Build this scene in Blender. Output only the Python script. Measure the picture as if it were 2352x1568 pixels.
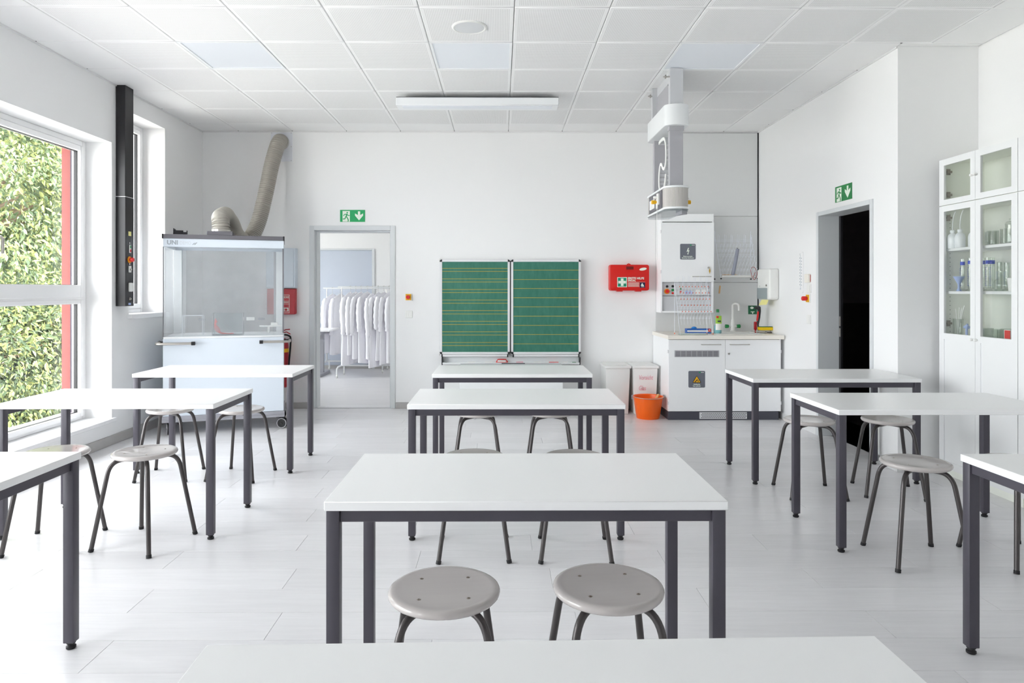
import bpy, bmesh, math, random
import numpy as np
from mathutils import Vector, Matrix
random.seed(7)
PI = math.pi
sc = bpy.context.scene
for _o in list(bpy.data.objects): bpy.data.objects.remove(_o)
C = sc.collection

# ------------------------------------------------------------------ camera, world, sun, exposure
cam = bpy.data.objects.new('camera', bpy.data.cameras.new('camera'))
C.objects.link(cam)
cam.location = (0, 0, 1.366)
cam.rotation_euler = (PI/2, 0, -0.006)
cam.data.sensor_width = 36.0
cam.data.lens = 24.0
cam.data.shift_x = 17/2352
cam.data.shift_y = -118/2352
cam.data.clip_start = 0.05
cam.data.clip_end = 200
sc.camera = cam

world = bpy.data.worlds.new('overcast_sky'); sc.world = world
world.use_nodes = True
bg = world.node_tree.nodes['Background']
bg.inputs[0].default_value = (0.965, 0.972, 1.0, 1)
bg.inputs[1].default_value = 9.0

sun = bpy.data.objects.new('sun', bpy.data.lights.new('sun', 'SUN'))
C.objects.link(sun)
sun.data.energy = 17.0; sun.data.angle = math.radians(2.0); sun.data.color = (1.0, 0.95, 0.86)
sun.rotation_euler = Vector((-0.75, 0.25, -1.0)).to_track_quat('-Z', 'Y').to_euler()   # over the roof onto the trees

def portal(loc, rot, sx, sy):                                    # daylight portals in the window openings
    l = bpy.data.lights.new('window_portal', 'AREA'); l.shape = 'RECTANGLE'; l.size = sx; l.size_y = sy
    l.cycles.is_portal = True
    o = bpy.data.objects.new('window_portal', l); C.objects.link(o); o.location = loc; o.rotation_euler = rot
    return o
ROT_X = Vector((1, 0, 0)).to_track_quat('-Z', 'Y').to_euler()
WIN_MAIN = [(3.40, 6.06), (0.05, 3.05), (-2.40, -1.10)]  # third window is unseen, added behind the camera as front fill
for a, b in WIN_MAIN: portal((-3.95, (a+b)/2, 1.455), ROT_X, b-a, 2.43)
portal((-3.95, 6.70, 2.08), ROT_X, 0.72, 1.88)
WIN_REAR = []
ROT_Y = Vector((0, 1, 0)).to_track_quat('-Z', 'Y').to_euler()
for a, b in WIN_REAR: portal(((a+b)/2, -3.25, 1.75), ROT_Y, b-a, 1.85)
portal((-4.95, 9.95, 1.62), ROT_X, 1.9, 1.55)

sc.view_settings.view_transform = 'Standard'
sc.view_settings.look = 'None'
sc.view_settings.gamma = 1.0
sc.view_settings.use_curve_mapping = False
sc.view_settings.exposure = 0.56
sc.cycles.use_denoising = True
sc.cycles.max_bounces = 14
sc.cycles.diffuse_bounces = 9
sc.cycles.glossy_bounces = 5
sc.cycles.transparent_max_bounces = 24
sc.cycles.caustics_reflective = False
sc.cycles.caustics_refractive = False
sc.cycles.sample_clamp_indirect = 8.0

# ------------------------------------------------------------------ helpers
def lin(c):
    if isinstance(c, str):
        c = c.lstrip('#'); c = tuple(int(c[i:i+2], 16) for i in (0, 2, 4))
    r = []
    for v in c[:3]:
        v = v/255.0
        r.append(v/12.92 if v <= 0.04045 else ((v+0.055)/1.055)**2.4)
    return tuple(r)

class NT:
    def __init__(s, m):
        m.use_nodes = True; s.t = m.node_tree; s.t.nodes.clear()
    def n(s, kind, **kw):
        x = s.t.nodes.new(kind)
        for k, v in kw.items(): setattr(x, k, v)
        return x
    def l(s, a, b): s.t.links.new(a, b)
    def math(s, op, a, b=None, c=None):
        x = s.n('ShaderNodeMath', operation=op)
        for i, v in enumerate((a, b, c)):
            if v is None: continue
            if isinstance(v, (int, float)): x.inputs[i].default_value = v
            else: s.l(v, x.inputs[i])
        return x.outputs[0]
    def mix(s, f, a, b):
        x = s.n('ShaderNodeMix', data_type='RGBA')
        for i, v in ((0, f), (6, a), (7, b)):
            if isinstance(v, (int, float)): x.inputs[i].default_value = v
            elif isinstance(v, tuple): x.inputs[i].default_value = (*v[:3], 1)
            else: s.l(v, x.inputs[i])
        return x.outputs[2]
    def coord(s, scale=(1, 1, 1), out='Object'):
        tc = s.n('ShaderNodeTexCoord'); mp = s.n('ShaderNodeMapping')
        mp.inputs['Scale'].default_value = scale
        s.l(tc.outputs[out], mp.inputs[0]); return mp.outputs[0]
    def noise(s, vec, scale, detail=3, rough=.5):
        x = s.n('ShaderNodeTexNoise'); x.inputs['Scale'].default_value = scale; x.inputs['Detail'].default_value = detail
        x.inputs['Roughness'].default_value = rough
        s.l(vec, x.inputs['Vector']); return x.outputs['Fac']

MATS = {}
def mat(name, rgb, rough=.5, metal=0.0, var=.03, scale=9, stretch=(1, 1, 1), bump=0.0, bscale=None, spec=.5, coat=0.0, sheen=0.0, emit=None, estr=0.0, subs=0.0):
    m = bpy.data.materials.new(name); T = NT(m)
    out = T.n('ShaderNodeOutputMaterial'); p = T.n('ShaderNodeBsdfPrincipled')
    T.l(p.outputs[0], out.inputs[0])
    c = lin(rgb); v = T.coord(stretch); nz = T.noise(v, scale)
    col = T.mix(nz, tuple(min(1, x*(1-var)) for x in c), tuple(min(1, x*(1+var)) for x in c))
    T.l(col, p.inputs['Base Color'])
    p.inputs['Roughness'].default_value = rough; p.inputs['Metallic'].default_value = metal
    p.inputs['Specular IOR Level'].default_value = spec
    p.inputs['Coat Weight'].default_value = coat
    if sheen: p.inputs['Sheen Weight'].default_value = sheen
    if emit is not None:
        p.inputs['Emission Color'].default_value = (*lin(emit), 1); p.inputs['Emission Strength'].default_value = estr
    if bump:
        nb = T.noise(v, bscale or scale*8, 2); b = T.n('ShaderNodeBump'); b.inputs['Strength'].default_value = bump
        b.inputs['Distance'].default_value = .002
        T.l(nb, b.inputs['Height']); T.l(b.outputs[0], p.inputs['Normal'])
    MATS[name] = m
    return m

def thin_glass(name, tint=(1, 1, 1), refl=.06, rough=0.0, haze=0.0, hazecol='#eef0f2'):
    m = bpy.data.materials.new(name); T = NT(m)
    out = T.n('ShaderNodeOutputMaterial'); tr = T.n('ShaderNodeBsdfTransparent'); tr.inputs[0].default_value = (*tint, 1)
    gl = T.n('ShaderNodeBsdfGlossy'); gl.inputs['Roughness'].default_value = rough
    lw = T.n('ShaderNodeLayerWeight'); lw.inputs[0].default_value = .5           # Schlick curve, the same from both sides of the pane
    f = T.math('POWER', lw.outputs['Facing'], 5.0)
    f = T.math('MINIMUM', T.math('ADD', T.math('MULTIPLY', f, .9), refl), .9)
    mx = T.n('ShaderNodeMixShader'); T.l(f, mx.inputs[0]); T.l(tr.outputs[0], mx.inputs[1]); T.l(gl.outputs[0], mx.inputs[2])
    last = mx
    if haze:
        df = T.n('ShaderNodeBsdfDiffuse'); df.inputs[0].default_value = (*lin(hazecol), 1)
        tl = T.n('ShaderNodeBsdfTranslucent'); tl.inputs[0].default_value = (*lin(hazecol), 1)
        m0 = T.n('ShaderNodeMixShader'); m0.inputs[0].default_value = .5; T.l(df.outputs[0], m0.inputs[1]); T.l(tl.outputs[0], m0.inputs[2])
        m2 = T.n('ShaderNodeMixShader')
        nz = T.noise(T.coord(), 3.0); hz = T.math('MULTIPLY', nz, haze*2)
        T.l(hz, m2.inputs[0]); T.l(last.outputs[0], m2.inputs[1]); T.l(m0.outputs[0], m2.inputs[2]); last = m2
    T.l(last.outputs[0], out.inputs[0])
    MATS[name] = m
    return m

class MB:
    """collects geometry; build() links it as ONE mesh object"""
    def __init__(s): s.v = []; s.f = []
    def add(s, vs, fs):
        b = len(s.v); s.v.extend([tuple(v) for v in vs]); s.f.extend([tuple(b+i for i in f) for f in fs]); return s
    def box(s, x0, x1, y0, y1, z0, z1):
        vs = [(x, y, z) for z in (z0, z1) for y in (y0, y1) for x in (x0, x1)]
        return s.add(vs, [(0, 2, 3, 1), (4, 5, 7, 6), (0, 1, 5, 4), (2, 6, 7, 3), (0, 4, 6, 2), (1, 3, 7, 5)])
    def tube(s, pts, r, seg=10, caps=True, radii=None):
        P = [Vector(p) for p in pts]; n = len(P)
        tg = []
        for i in range(n):
            t = (P[min(i+1, n-1)]-P[max(i-1, 0)]); tg.append(t.normalized() if t.length > 1e-9 else Vector((0, 0, 1)))
        up = Vector((0, 0, 1)) if abs(tg[0].z) < .9 else Vector((1, 0, 0))
        u = tg[0].cross(up).normalized(); vs = []
        for i in range(n):
            if i:
                q = tg[i-1].rotation_difference(tg[i]); u = q @ u
            w = tg[i].cross(u).normalized(); rr = radii[i] if radii else r
            for k in range(seg):
                a = 2*PI*k/seg; vs.append(P[i]+(u*math.cos(a)+w*math.sin(a))*rr)
        fs = []
        for i in range(n-1):
            for k in range(seg):
                k2 = (k+1) % seg; fs.append((i*seg+k, (i)*seg+k2, (i+1)*seg+k2, (i+1)*seg+k))
        if caps:
            fs.append(tuple(reversed(range(seg)))); fs.append(tuple((n-1)*seg+k for k in range(seg)))
        return s.add(vs, fs)
    def cyl(s, p0, p1, r, seg=16, r1=None): return s.tube([p0, p1], r, seg, True, [r, r if r1 is None else r1])
    def lathe(s, prof, seg=28, c=(0, 0, 0), capb=True, capt=True):
        vs = []; n = len(prof)
        for r, z in prof:
            for k in range(seg):
                a = 2*PI*k/seg; vs.append((c[0]+r*math.cos(a), c[1]+r*math.sin(a), c[2]+z))
        fs = []
        for i in range(n-1):
            for k in range(seg):
                k2 = (k+1) % seg; fs.append((i*seg+k, i*seg+k2, (i+1)*seg+k2, (i+1)*seg+k))
        if capb: fs.append(tuple(reversed(range(seg))))
        if capt: fs.append(tuple((n-1)*seg+k for k in range(seg)))
        return s.add(vs, fs)
    def prism(s, poly, a0, a1, axis='y'):
        """poly of (u,w): axis y -> (x,z) plane, axis x -> (y,z), axis z -> (x,y); extruded a0..a1"""
        n = len(poly)
        def pt(u, w, a): return {'y': (u, a, w), 'x': (a, u, w), 'z': (u, w, a)}[axis]
        vs = [pt(u, w, a0) for u, w in poly]+[pt(u, w, a1) for u, w in poly]
        fs = [tuple(range(n)), tuple(reversed(range(n, 2*n)))]
        for i in range(n):
            j = (i+1) % n; fs.append((i, i+n, j+n, j))
        return s.add(vs, fs)
    def disc(s, c, r, y0, y1, seg=20, ry=None):
        return s.prism([(c[0]+r*math.cos(2*PI*k/seg), c[1]+(ry or r)*math.sin(2*PI*k/seg)) for k in range(seg)], y0, y1, 'y')
    def build(s, name, m, parent=None, bevel=0.0, bseg=1, ang=38, smooth=True, kind=None, loc=None):
        me = bpy.data.meshes.new(name); me.from_pydata(s.v, [], s.f)
        bm = bmesh.new(); bm.from_mesh(me)
        bmesh.ops.recalc_face_normals(bm, faces=bm.faces)
        if bevel:
            es = [e for e in bm.edges if len(e.link_faces) == 2 and e.calc_face_angle(0) > math.radians(30)]
            bmesh.ops.bevel(bm, geom=es, offset=bevel, segments=bseg, affect='EDGES', profile=.5, clamp_overlap=True)
        if smooth:
            a = math.radians(ang)
            for f in bm.faces: f.smooth = True
            for e in bm.edges:
                if len(e.link_faces) == 2 and e.calc_face_angle(0) > a: e.smooth = False
        bm.to_mesh(me); bm.free()
        me.materials.append(MATS[m] if isinstance(m, str) else m)
        o = bpy.data.objects.new(name, me); C.objects.link(o)
        if parent is not None: o.parent = parent
        if loc is not None: o.location = loc
        if kind: o['kind'] = kind
        return o

KIDS = {}
def tag(o, label, cat, group=None):
    o['label'] = label; o['category'] = cat
    if group: o['group'] = group
    return o
def thing(name, label, cat, loc=(0, 0, 0), rz=0.0, group=None):
    o = bpy.data.objects.new(name, None); C.objects.link(o); o.empty_display_size = .1
    o.location = loc; o.rotation_euler = (0, 0, rz)
    return tag(o, label, cat, group)
def struct(o): o['kind'] = 'structure'; return o
def dup(root, loc, rz, label, kids):
    r = root.copy(); C.objects.link(r); r.location = loc; r.rotation_euler = (0, 0, rz); r['label'] = label
    def rec(src, dst):
        for ch in kids.get(src.name, ()):
            c = ch.copy(); C.objects.link(c); c.parent = dst; rec(ch, c)
    rec(root, r)
    return r
def kidmap():
    k = {}
    for o in bpy.data.objects:
        if o.parent: k.setdefault(o.parent.name, []).append(o)
    return k
def text(name, s, size, m, parent, x, y, z, align='LEFT', shear=0.0, ext=.0004, sx=1.0, rot=None, bold=0.0):
    cu = bpy.data.curves.new(name, 'FONT'); cu.body = s; cu.size = size; cu.align_x = align; cu.extrude = ext; cu.shear = shear
    cu.resolution_u = 3
    cu.materials.append(MATS[m])
    cu.offset = bold
    q = bpy.data.objects.new('tmp_text', cu); C.objects.link(q)
    dg = bpy.context.evaluated_depsgraph_get(); dg.update()
    me = bpy.data.meshes.new_from_object(q.evaluated_get(dg)); bpy.data.objects.remove(q); bpy.data.curves.remove(cu)
    me.name = name
    if not me.materials: me.materials.append(MATS[m])
    o = bpy.data.objects.new(name, me); C.objects.link(o); o.location = (x, y, z); o.rotation_euler = rot or (PI/2, 0, 0)
    o.scale = (sx, 1, 1)
    if parent is not None: o.parent = parent
    return o
def rrect(x0, x1, z0, z1, r, n=4):
    P = []
    for cx, cz, a0 in ((x1-r, z0+r, -PI/2), (x1-r, z1-r, 0), (x0+r, z1-r, PI/2), (x0+r, z0+r, PI)):
        for k in range(n+1):
            a = a0+PI/2*k/n; P.append((cx+r*math.cos(a), cz+r*math.sin(a)))
    return P

# ------------------------------------------------------------------ materials
mat('wall_paint', '#eeeeee', .7, var=.008, scale=1.5, bump=.15, bscale=260)
mat('ceiling_white', '#efefef', .75, var=.006)
mat('slab_grey', '#b9babb', .8)
mat('trim_grey', '#b4b2b0', .5, var=.06, scale=14, stretch=(1, 1, 6))
mat('trim_white', '#e2e2e2', .5)
mat('frame_white', '#eeeeef', .35, var=.006)
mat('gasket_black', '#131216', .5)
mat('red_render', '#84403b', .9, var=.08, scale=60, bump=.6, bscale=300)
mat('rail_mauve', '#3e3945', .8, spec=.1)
mat('laminate', '#f4f4f4', .32, var=.005)
mat('anthracite', '#48454e', .38, metal=.15, var=.03, scale=60)
mat('black_rubber', '#161518', .6)
mat('black_plastic', '#1b1a1e', .45)
mat('seat_grey', '#bab4b1', .2, var=.035, scale=5, stretch=(1, 14, 1), coat=.4)
mat('tube_steel', '#4f4b4b', .28, metal=.55, var=.02)
mat('steel', '#c2beb8', .28, metal=.9, var=.02)
mat('alu', '#e4e4e6', .4, metal=.08)
mat('alu_grey', '#a3a3aa', .4, metal=.3)
mat('white_plastic', '#ecece9', .4, var=.01)
mat('white_metal', '#e6e8e9', .4, var=.008)
mat('grey_metal', '#c9cacd', .45, var=.01)
mat('panel_grey', '#d6d7d7', .5, var=.008)
mat('mid_grey', '#aaa9ae', .45, var=.02)
mat('dark_grey', '#67656b', .5, var=.03)
mat('carcass', '#f5f6f7', .38, var=.006)
mat('hood_white', '#d3dbe4', .35, var=.006)
mat('cream_top', '#f1ece2', .35, var=.01)
mat('dark_plinth', '#4a4a54', .5, var=.03)
mat('casing_grey', '#d6d9db', .45, var=.01)
mat('door_bluegrey', '#c3cad6', .45, var=.01)
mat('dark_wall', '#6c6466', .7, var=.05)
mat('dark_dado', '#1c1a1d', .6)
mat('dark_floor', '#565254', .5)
mat('sign_green', '#00a35c', .4, var=.02)
mat('sign_deep_green', '#00803c', .4, var=.02)
mat('eyewash_green', '#0c5f3c', .4)
mat('sign_white', '#eaf3e6', .45)
mat('aid_red', '#d41107', .35, var=.02)
mat('aid_dark', '#6e0604', .4)
mat('blanket_red', '#ad0f20', .35, var=.02)
mat('navy', '#0b1540', .4)
mat('aid_green', '#0a8f6c', .4)
mat('orange_pail', '#f4660a', .3, var=.02, spec=.5)
mat('wood_stick', '#dcae74', .5, var=.1, scale=8, stretch=(1, 1, 8))
mat('yellow', '#f0b50a', .4, var=.03)
mat('paper_yellow', '#eee79a', .8)
mat('sponge_yellow', '#e8c414', .9, var=.1, scale=80, bump=.5)
mat('red_plastic', '#d8201c', .35)
mat('orange_ring', '#ee9a08', .4)
mat('green_plastic', '#148040', .35)
mat('blue_plastic', '#2a86d8', .4)
mat('box_blue', '#2a64b4', .45)
mat('blue_print', '#2347c8', .5)
mat('blue_pale', '#9fb2dc', .5)
mat('orange_tip', '#ef6a44', .5)
mat('wire_white', '#eef1f8', .35)
mat('tube_pvc', '#8b8e9c', .45)
mat('wire_red', '#a83028', .45)
mat('pink_wire', '#f2807c', .45)
mat('label_grey', '#6c6f7a', .45)
mat('print_black', '#2a2a2e', .6)
mat('print_grey', '#9ba2aa', .5)
mat('print_palegrey', '#c6ccd2', .5)
mat('pink_ink', '#eaa6b4', .6)
mat('bin_white', '#e9e9e7', .38, var=.01)
mat('coat_cotton', '#f7f6fb', .9, var=.02, scale=30, sheen=.15)
mat('lamp_white', '#eef0f2', .4, var=.004)
mat('diffuser', '#e4e8ee', .35, var=.004, emit='#e8eef6', estr=.02)
mat('speaker_mesh', '#d6d8da', .7, var=.05, scale=260)
mat('ribbed_grey', '#bcb8b4', .45)
mat('duct_grey', '#aeaaa1', .4, metal=.1, var=.03)
mat('duct_plate', '#e6e8ee', .4)
mat('cabinet_white', '#ebecec', .38, var=.006)
mat('cabinet_inside', '#eef0e8', .5, var=.008)
mat('hinge_metal', '#8d8378', .3, metal=.8)
mat('wash_bottle', '#eef1f3', .4)
mat('clear_soap', '#7fc9d0', .25)
mat('label_lime', '#9ccb3a', .5, var=.15, scale=30)
mat('yellow_line', '#c0a838', .8)
mat('chalk_white', '#ecebe8', .9)
mat('gold', '#caa43c', .35, metal=.5)
mat('bark', '#6b5a48', .9, var=.2, scale=12, bump=.6)
mat('bounce_paving', '#b9b8b4', .95, var=.3, scale=3)  # unseen paving, kept pale grey to bounce neutral light onto the ceiling
mat('roof_grey', '#9a9a98', .9)
thin_glass('window_glass', (.97, .985, .98), .035)
thin_glass('hood_glass', (.985, .992, .996), .035, haze=.10)
thin_glass('acrylic', (.97, .985, .99), .05)
thin_glass('cabinet_glass', (.985, .992, .988), .04, haze=.03)
thin_glass('labware_glass', (.91, .93, .91), .10)
thin_glass('bottle_clear', (.86, .93, .92), .08, haze=.1)
thin_glass('smoke_plastic', (.80, .84, .85), .06, haze=.12)

def perforated():
    m = bpy.data.materials.new('perforated_tile'); T = NT(m)
    out = T.n('ShaderNodeOutputMaterial'); p = T.n('ShaderNodeBsdfPrincipled'); T.l(p.outputs[0], out.inputs[0])
    tc = T.n('ShaderNodeTexCoord'); sp = T.n('ShaderNodeSeparateXYZ'); T.l(tc.outputs['Object'], sp.inputs[0])
    pitch = .0116
    d = []
    for ax in (0, 1):
        q = T.math('FRACT', T.math('ADD', T.math('DIVIDE', sp.outputs[ax], pitch), 100.5))
        q = T.math('SUBTRACT', q, .5); d.append(T.math('MULTIPLY', q, q))
    r2 = T.math('ADD', d[0], d[1])
    hole = T.math('LESS_THAN', r2, .29**2)
    inx = T.math('LESS_THAN', T.math('ABSOLUTE', sp.outputs[0]), .2845)
    iny = T.math('LESS_THAN', T.math('ABSOLUTE', sp.outputs[1]), .2845)
    mk = T.math('MULTIPLY', hole, T.math('MULTIPLY', inx, iny))
    T.l(T.mix(mk, lin('#efefef'), lin('#c6c5c5')), p.inputs['Base Color'])
    p.inputs['Roughness'].default_value = .75
    MATS['perforated_tile'] = m
perforated()

def plank_mat():
    m = bpy.data.materials.new('plank_vinyl'); T = NT(m)
    out = T.n('ShaderNodeOutputMaterial'); p = T.n('ShaderNodeBsdfPrincipled'); T.l(p.outputs[0], out.inputs[0])
    oi = T.n('ShaderNodeObjectInfo')
    tc = T.n('ShaderNodeTexCoord'); mp = T.n('ShaderNodeMapping'); mp.inputs['Scale'].default_value = (1.3, 17, 1)
    ad = T.n('ShaderNodeVectorMath', operation='ADD'); sc_ = T.n('ShaderNodeVectorMath', operation='SCALE')
    cb = T.n('ShaderNodeCombineXYZ')
    for i in range(3): T.l(oi.outputs['Random'], cb.inputs[i])
    T.l(cb.outputs[0], sc_.inputs[0]); sc_.inputs['Scale'].default_value = 37.0
    T.l(tc.outputs['Object'], ad.inputs[0]); T.l(sc_.outputs[0], ad.inputs[1]); T.l(ad.outputs[0], mp.inputs[0])
    n1 = T.noise(mp.outputs[0], 3.0, 6, .65)
    n2 = T.noise(mp.outputs[0], .9, 3)
    f = T.math('ADD', T.math('MULTIPLY', n1, .7), T.math('MULTIPLY', n2, .3))
    f = T.math('MULTIPLY', T.math('SUBTRACT', f, .28), 2.0)
    f = T.math('MINIMUM', T.math('MAXIMUM', f, 0.0), 1.0)
    col = T.mix(f, lin('#dfdee0'), lin('#ebeaec'))
    tone = T.math('ADD', T.math('MULTIPLY', oi.outputs['Random'], .07), .955)
    vm = T.n('ShaderNodeVectorMath', operation='SCALE'); T.l(col, vm.inputs[0]); T.l(tone, vm.inputs['Scale'])
    T.l(vm.outputs[0], p.inputs['Base Color'])
    p.inputs['Roughness'].default_value = .27
    p.inputs['Specular IOR Level'].default_value = .5
    MATS['plank_vinyl'] = m
plank_mat()

def board_mat():
    m = bpy.data.materials.new('chalkboard_green'); T = NT(m)
    out = T.n('ShaderNodeOutputMaterial'); p = T.n('ShaderNodeBsdfPrincipled'); T.l(p.outputs[0], out.inputs[0])
    v = T.coord((1, 1, 1)); n1 = T.noise(v, 3.2, 5, .6); n2 = T.noise(T.coord((5, 1, 1.5)), 7, 4)
    f = T.math('MULTIPLY', T.math('MULTIPLY', n1, n2), 1.3)
    T.l(T.mix(f, lin('#1d6654'), lin('#4b8775')), p.inputs['Base Color']); p.inputs['Roughness'].default_value = .55
    MATS['chalkboard_green'] = m
board_mat()

def leaf_mat(name, a, b, c):
    m = bpy.data.materials.new(name); T = NT(m)
    out = T.n('ShaderNodeOutputMaterial'); ge = T.n('ShaderNodeNewGeometry')
    ra = T.n('ShaderNodeValToRGB'); T.l(ge.outputs['Random Per Island'], ra.inputs[0])
    e = ra.color_ramp.elements; e[0].color = (*lin(a), 1); e[1].color = (*lin(c), 1); x = e.new(.5); x.color = (*lin(b), 1)
    df = T.n('ShaderNodeBsdfPrincipled'); df.inputs['Roughness'].default_value = .4; T.l(ra.outputs[0], df.inputs['Base Color'])
    tl = T.n('ShaderNodeBsdfTranslucent'); T.l(ra.outputs[0], tl.inputs[0])
    mx = T.n('ShaderNodeMixShader'); mx.inputs[0].default_value = .4
    T.l(df.outputs[0], mx.inputs[1]); T.l(tl.outputs[0], mx.inputs[2]); T.l(mx.outputs[0], out.inputs[0])
    MATS[name] = m
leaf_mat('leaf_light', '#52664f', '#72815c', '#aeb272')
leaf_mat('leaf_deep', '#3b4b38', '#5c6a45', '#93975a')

# ------------------------------------------------------------------ room shell
XL, XR, XR2, YB, YN, ZC = -3.44, 2.99, 3.60, 7.90, -3.0, 3.20
def wall_holes(a0, a1, z0, z1, holes):
    """rects (a0,a1,z0,z1) that tile the wall around the holes"""
    A = sorted({a0, a1, *[h[i] for h in holes for i in (0, 1)]}); Z = sorted({z0, z1, *[h[i] for h in holes for i in (2, 3)]})
    for i in range(len(A)-1):
        run = None
        for j in range(len(Z)-1):
            ca, cz = (A[i]+A[i+1])/2, (Z[j]+Z[j+1])/2
            solid = not any(h[0] < ca < h[1] and h[2] < cz < h[3] for h in holes)
            if solid:
                run = [Z[j], Z[j+1]] if run is None else [run[0], Z[j+1]]
            if (not solid or j == len(Z)-2) and run:
                yield A[i], A[i+1], run[0], run[1]; run = None
HOLES = [(a, b, .236, 2.672) for a, b in WIN_MAIN]+[(6.34, 7.02, 1.14, 3.02)]
w = MB()
for a, b, z0, z1 in wall_holes(YN, YB, 0, 3.4, HOLES): w.box(-3.70, XL, a, b, z0, z1)
wall_left = struct(w.build('wall_left', 'wall_paint', smooth=False))
w = MB()
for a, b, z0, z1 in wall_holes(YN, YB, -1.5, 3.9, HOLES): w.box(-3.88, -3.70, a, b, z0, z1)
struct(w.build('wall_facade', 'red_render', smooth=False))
w = MB()
for a, b, z0, z1 in wall_holes(-4.9, XR+.63, 0, 3.4, [(-2.176, -1.246, 0, 2.08)]): w.box(a, b, YB, YB+.19, z0, z1)
wall_back = struct(w.build('wall_back', 'wall_paint', smooth=False))
w = MB()
for a, b, z0, z1 in wall_holes(5.12, YB, 0, 3.4, [(5.489, 6.392, 0, 2.065)]): w.box(XR, XR+.19, a, b, z0, z1)
w.box(XR+.19, XR2+.2, 5.12, 5.30, 0, 3.4)
struct(w.build('wall_right', 'wall_paint', smooth=False))
w = MB(); w.box(XR2, XR2+.2, YN, 5.12, 0, 3.4)
struct(w.build('wall_recess', 'wall_paint', smooth=False))
w = MB()
for a, b, z0, z1 in wall_holes(-3.88, XR2+.2, 0, 3.4, [(a, b, .82, 2.68) for a, b in WIN_REAR]): w.box(a, b, YN-.2, YN, z0, z1)
struct(w.build('wall_rear', 'wall_paint', smooth=False))
# second room behind the open doorway
w = MB()
for a, b, z0, z1 in wall_holes(YB+.19, 11.9, 0, 3.4, [(9.0, 10.9, .85, 2.4)]): w.box(-4.9, -4.65, a, b, z0, z1)
w.box(.4, .6, YB+.19, 11.9, 0, 3.4)
for a, b, z0, z1 in wall_holes(-4.9, .6, 0, 3.4, [(-3.2, -2.19, 0, 2.086)]): w.box(a, b, 11.9, 12.1, z0, z1)
struct(w.build('wall_cloakroom', 'wall_paint', smooth=False))
w = MB(); w.box(-4.9, .6, YB+.19, 12.1, 3.2, 3.4); struct(w.build('ceiling_cloakroom', 'ceiling_white', smooth=False))
w = MB(); w.box(-4.9, 5.6, YN-.2, 12.3, 3.4, 3.6); struct(w.build('roof', 'roof_grey', smooth=False))
# dark corridor behind the right-hand doorway
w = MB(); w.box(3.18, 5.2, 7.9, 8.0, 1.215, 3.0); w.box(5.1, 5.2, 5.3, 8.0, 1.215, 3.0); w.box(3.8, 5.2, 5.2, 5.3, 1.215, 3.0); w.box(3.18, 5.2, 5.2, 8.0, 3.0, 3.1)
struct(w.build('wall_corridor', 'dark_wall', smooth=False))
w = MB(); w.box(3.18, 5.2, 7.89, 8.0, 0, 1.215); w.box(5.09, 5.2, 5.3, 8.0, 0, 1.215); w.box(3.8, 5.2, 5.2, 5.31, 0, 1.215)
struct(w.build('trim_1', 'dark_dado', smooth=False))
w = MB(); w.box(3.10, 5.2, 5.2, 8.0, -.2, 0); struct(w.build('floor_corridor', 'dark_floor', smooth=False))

# floor: vinyl planks laid on the slab
w = MB(); w.box(-4.9, XR2+.2, YN-.2, 12.1, -.25, -.006)
floor = struct(w.build('floor', 'slab_grey', smooth=False))
PW, PL = .228, 1.24
def plank_mesh(L):
    b = MB(); b.box(-L/2+.0006, L/2-.0006, -PW/2+.0006, PW/2-.0006, -.006, 0); return b
plank0 = plank_mesh(PL).build('plank', 'plank_vinyl', floor, bevel=.0007, smooth=False); used = False
row = 0; y = .62
while y < YB+.2:
    x = -3.69+((row*.47) % 1.0)*PL-PL
    while x < XR2:
        x0, x1 = max(x, -3.46), min(x+PL, 3.62)
        if x1-x0 > .02:
            if x1-x0 > PL-.001:
                o = plank0
                if used: o = plank0.copy(); C.objects.link(o)
                used = True
            else: o = plank_mesh(x1-x0).build('plank', 'plank_vinyl', floor, smooth=False)
            o.location = ((x0+x1)/2, y+PW/2, 0)
        x += PL
    y += PW; row += 1
yend = y
b = MB()
b.box(-3.44, 3.6, YN, .6194, -.006, 0)
b.build('plank_field', 'plank_vinyl', floor, smooth=False)
b = MB()
yy = yend; r = 0
while yy < 11.9:
    b.box(-4.65, .4, yy+.0006, min(yy+PW, 11.9)-.0006, -.006, 0); yy += PW
b.build('plank_field', 'plank_vinyl', floor, smooth=False)

# ceiling: slab, tiles one by one
w = MB(); w.box(-3.46, XR2+.02, YN, YB, 3.232, 3.4); w.box(-3.46, XR2+.02, YN, 3.80, 3.2, 3.232)
ceiling = struct(w.build('ceiling', 'slab_grey', smooth=False))
TS, TY = .6225, .6243
XS = [.091+TS*(k-5) for k in range(0, 11)]
YS = [3.8057+TY*j for j in range(0, 7)]
b = MB(); b.box(-TS/2+.0017, TS/2-.0017, -TY/2+.0017, TY/2-.0017, 0, .022)
tile0 = b.build('ceiling_tile', 'perforated_tile', ceiling, bevel=.005)
LAMPS = [(1, 2), (4, 2), (7, 2)]
first = True
for j in range(6):
    for k in range(10):
        if (k, j) in LAMPS: continue
        if k == 9 and j > 1: continue
        o = tile0 if first else tile0.copy()
        if not first: C.objects.link(o)
        first = False
        o.location = ((XS[k]+XS[k+1])/2, (YS[j]+YS[j+1])/2, ZC)
def border(x0, x1, y0, y1):
    b = MB(); cx, cy = (x0+x1)/2, (y0+y1)/2
    b.box(x0-cx, x1-cx, y0-cy, y1-cy, 0, .022); o = b.build('border_tile', 'ceiling_white', ceiling, bevel=.003); o.location = (cx, cy, ZC)
for j in range(6): border(XL+.006, XS[0]-.0017, YS[j]+.0012, YS[j+1]-.0012)
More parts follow.
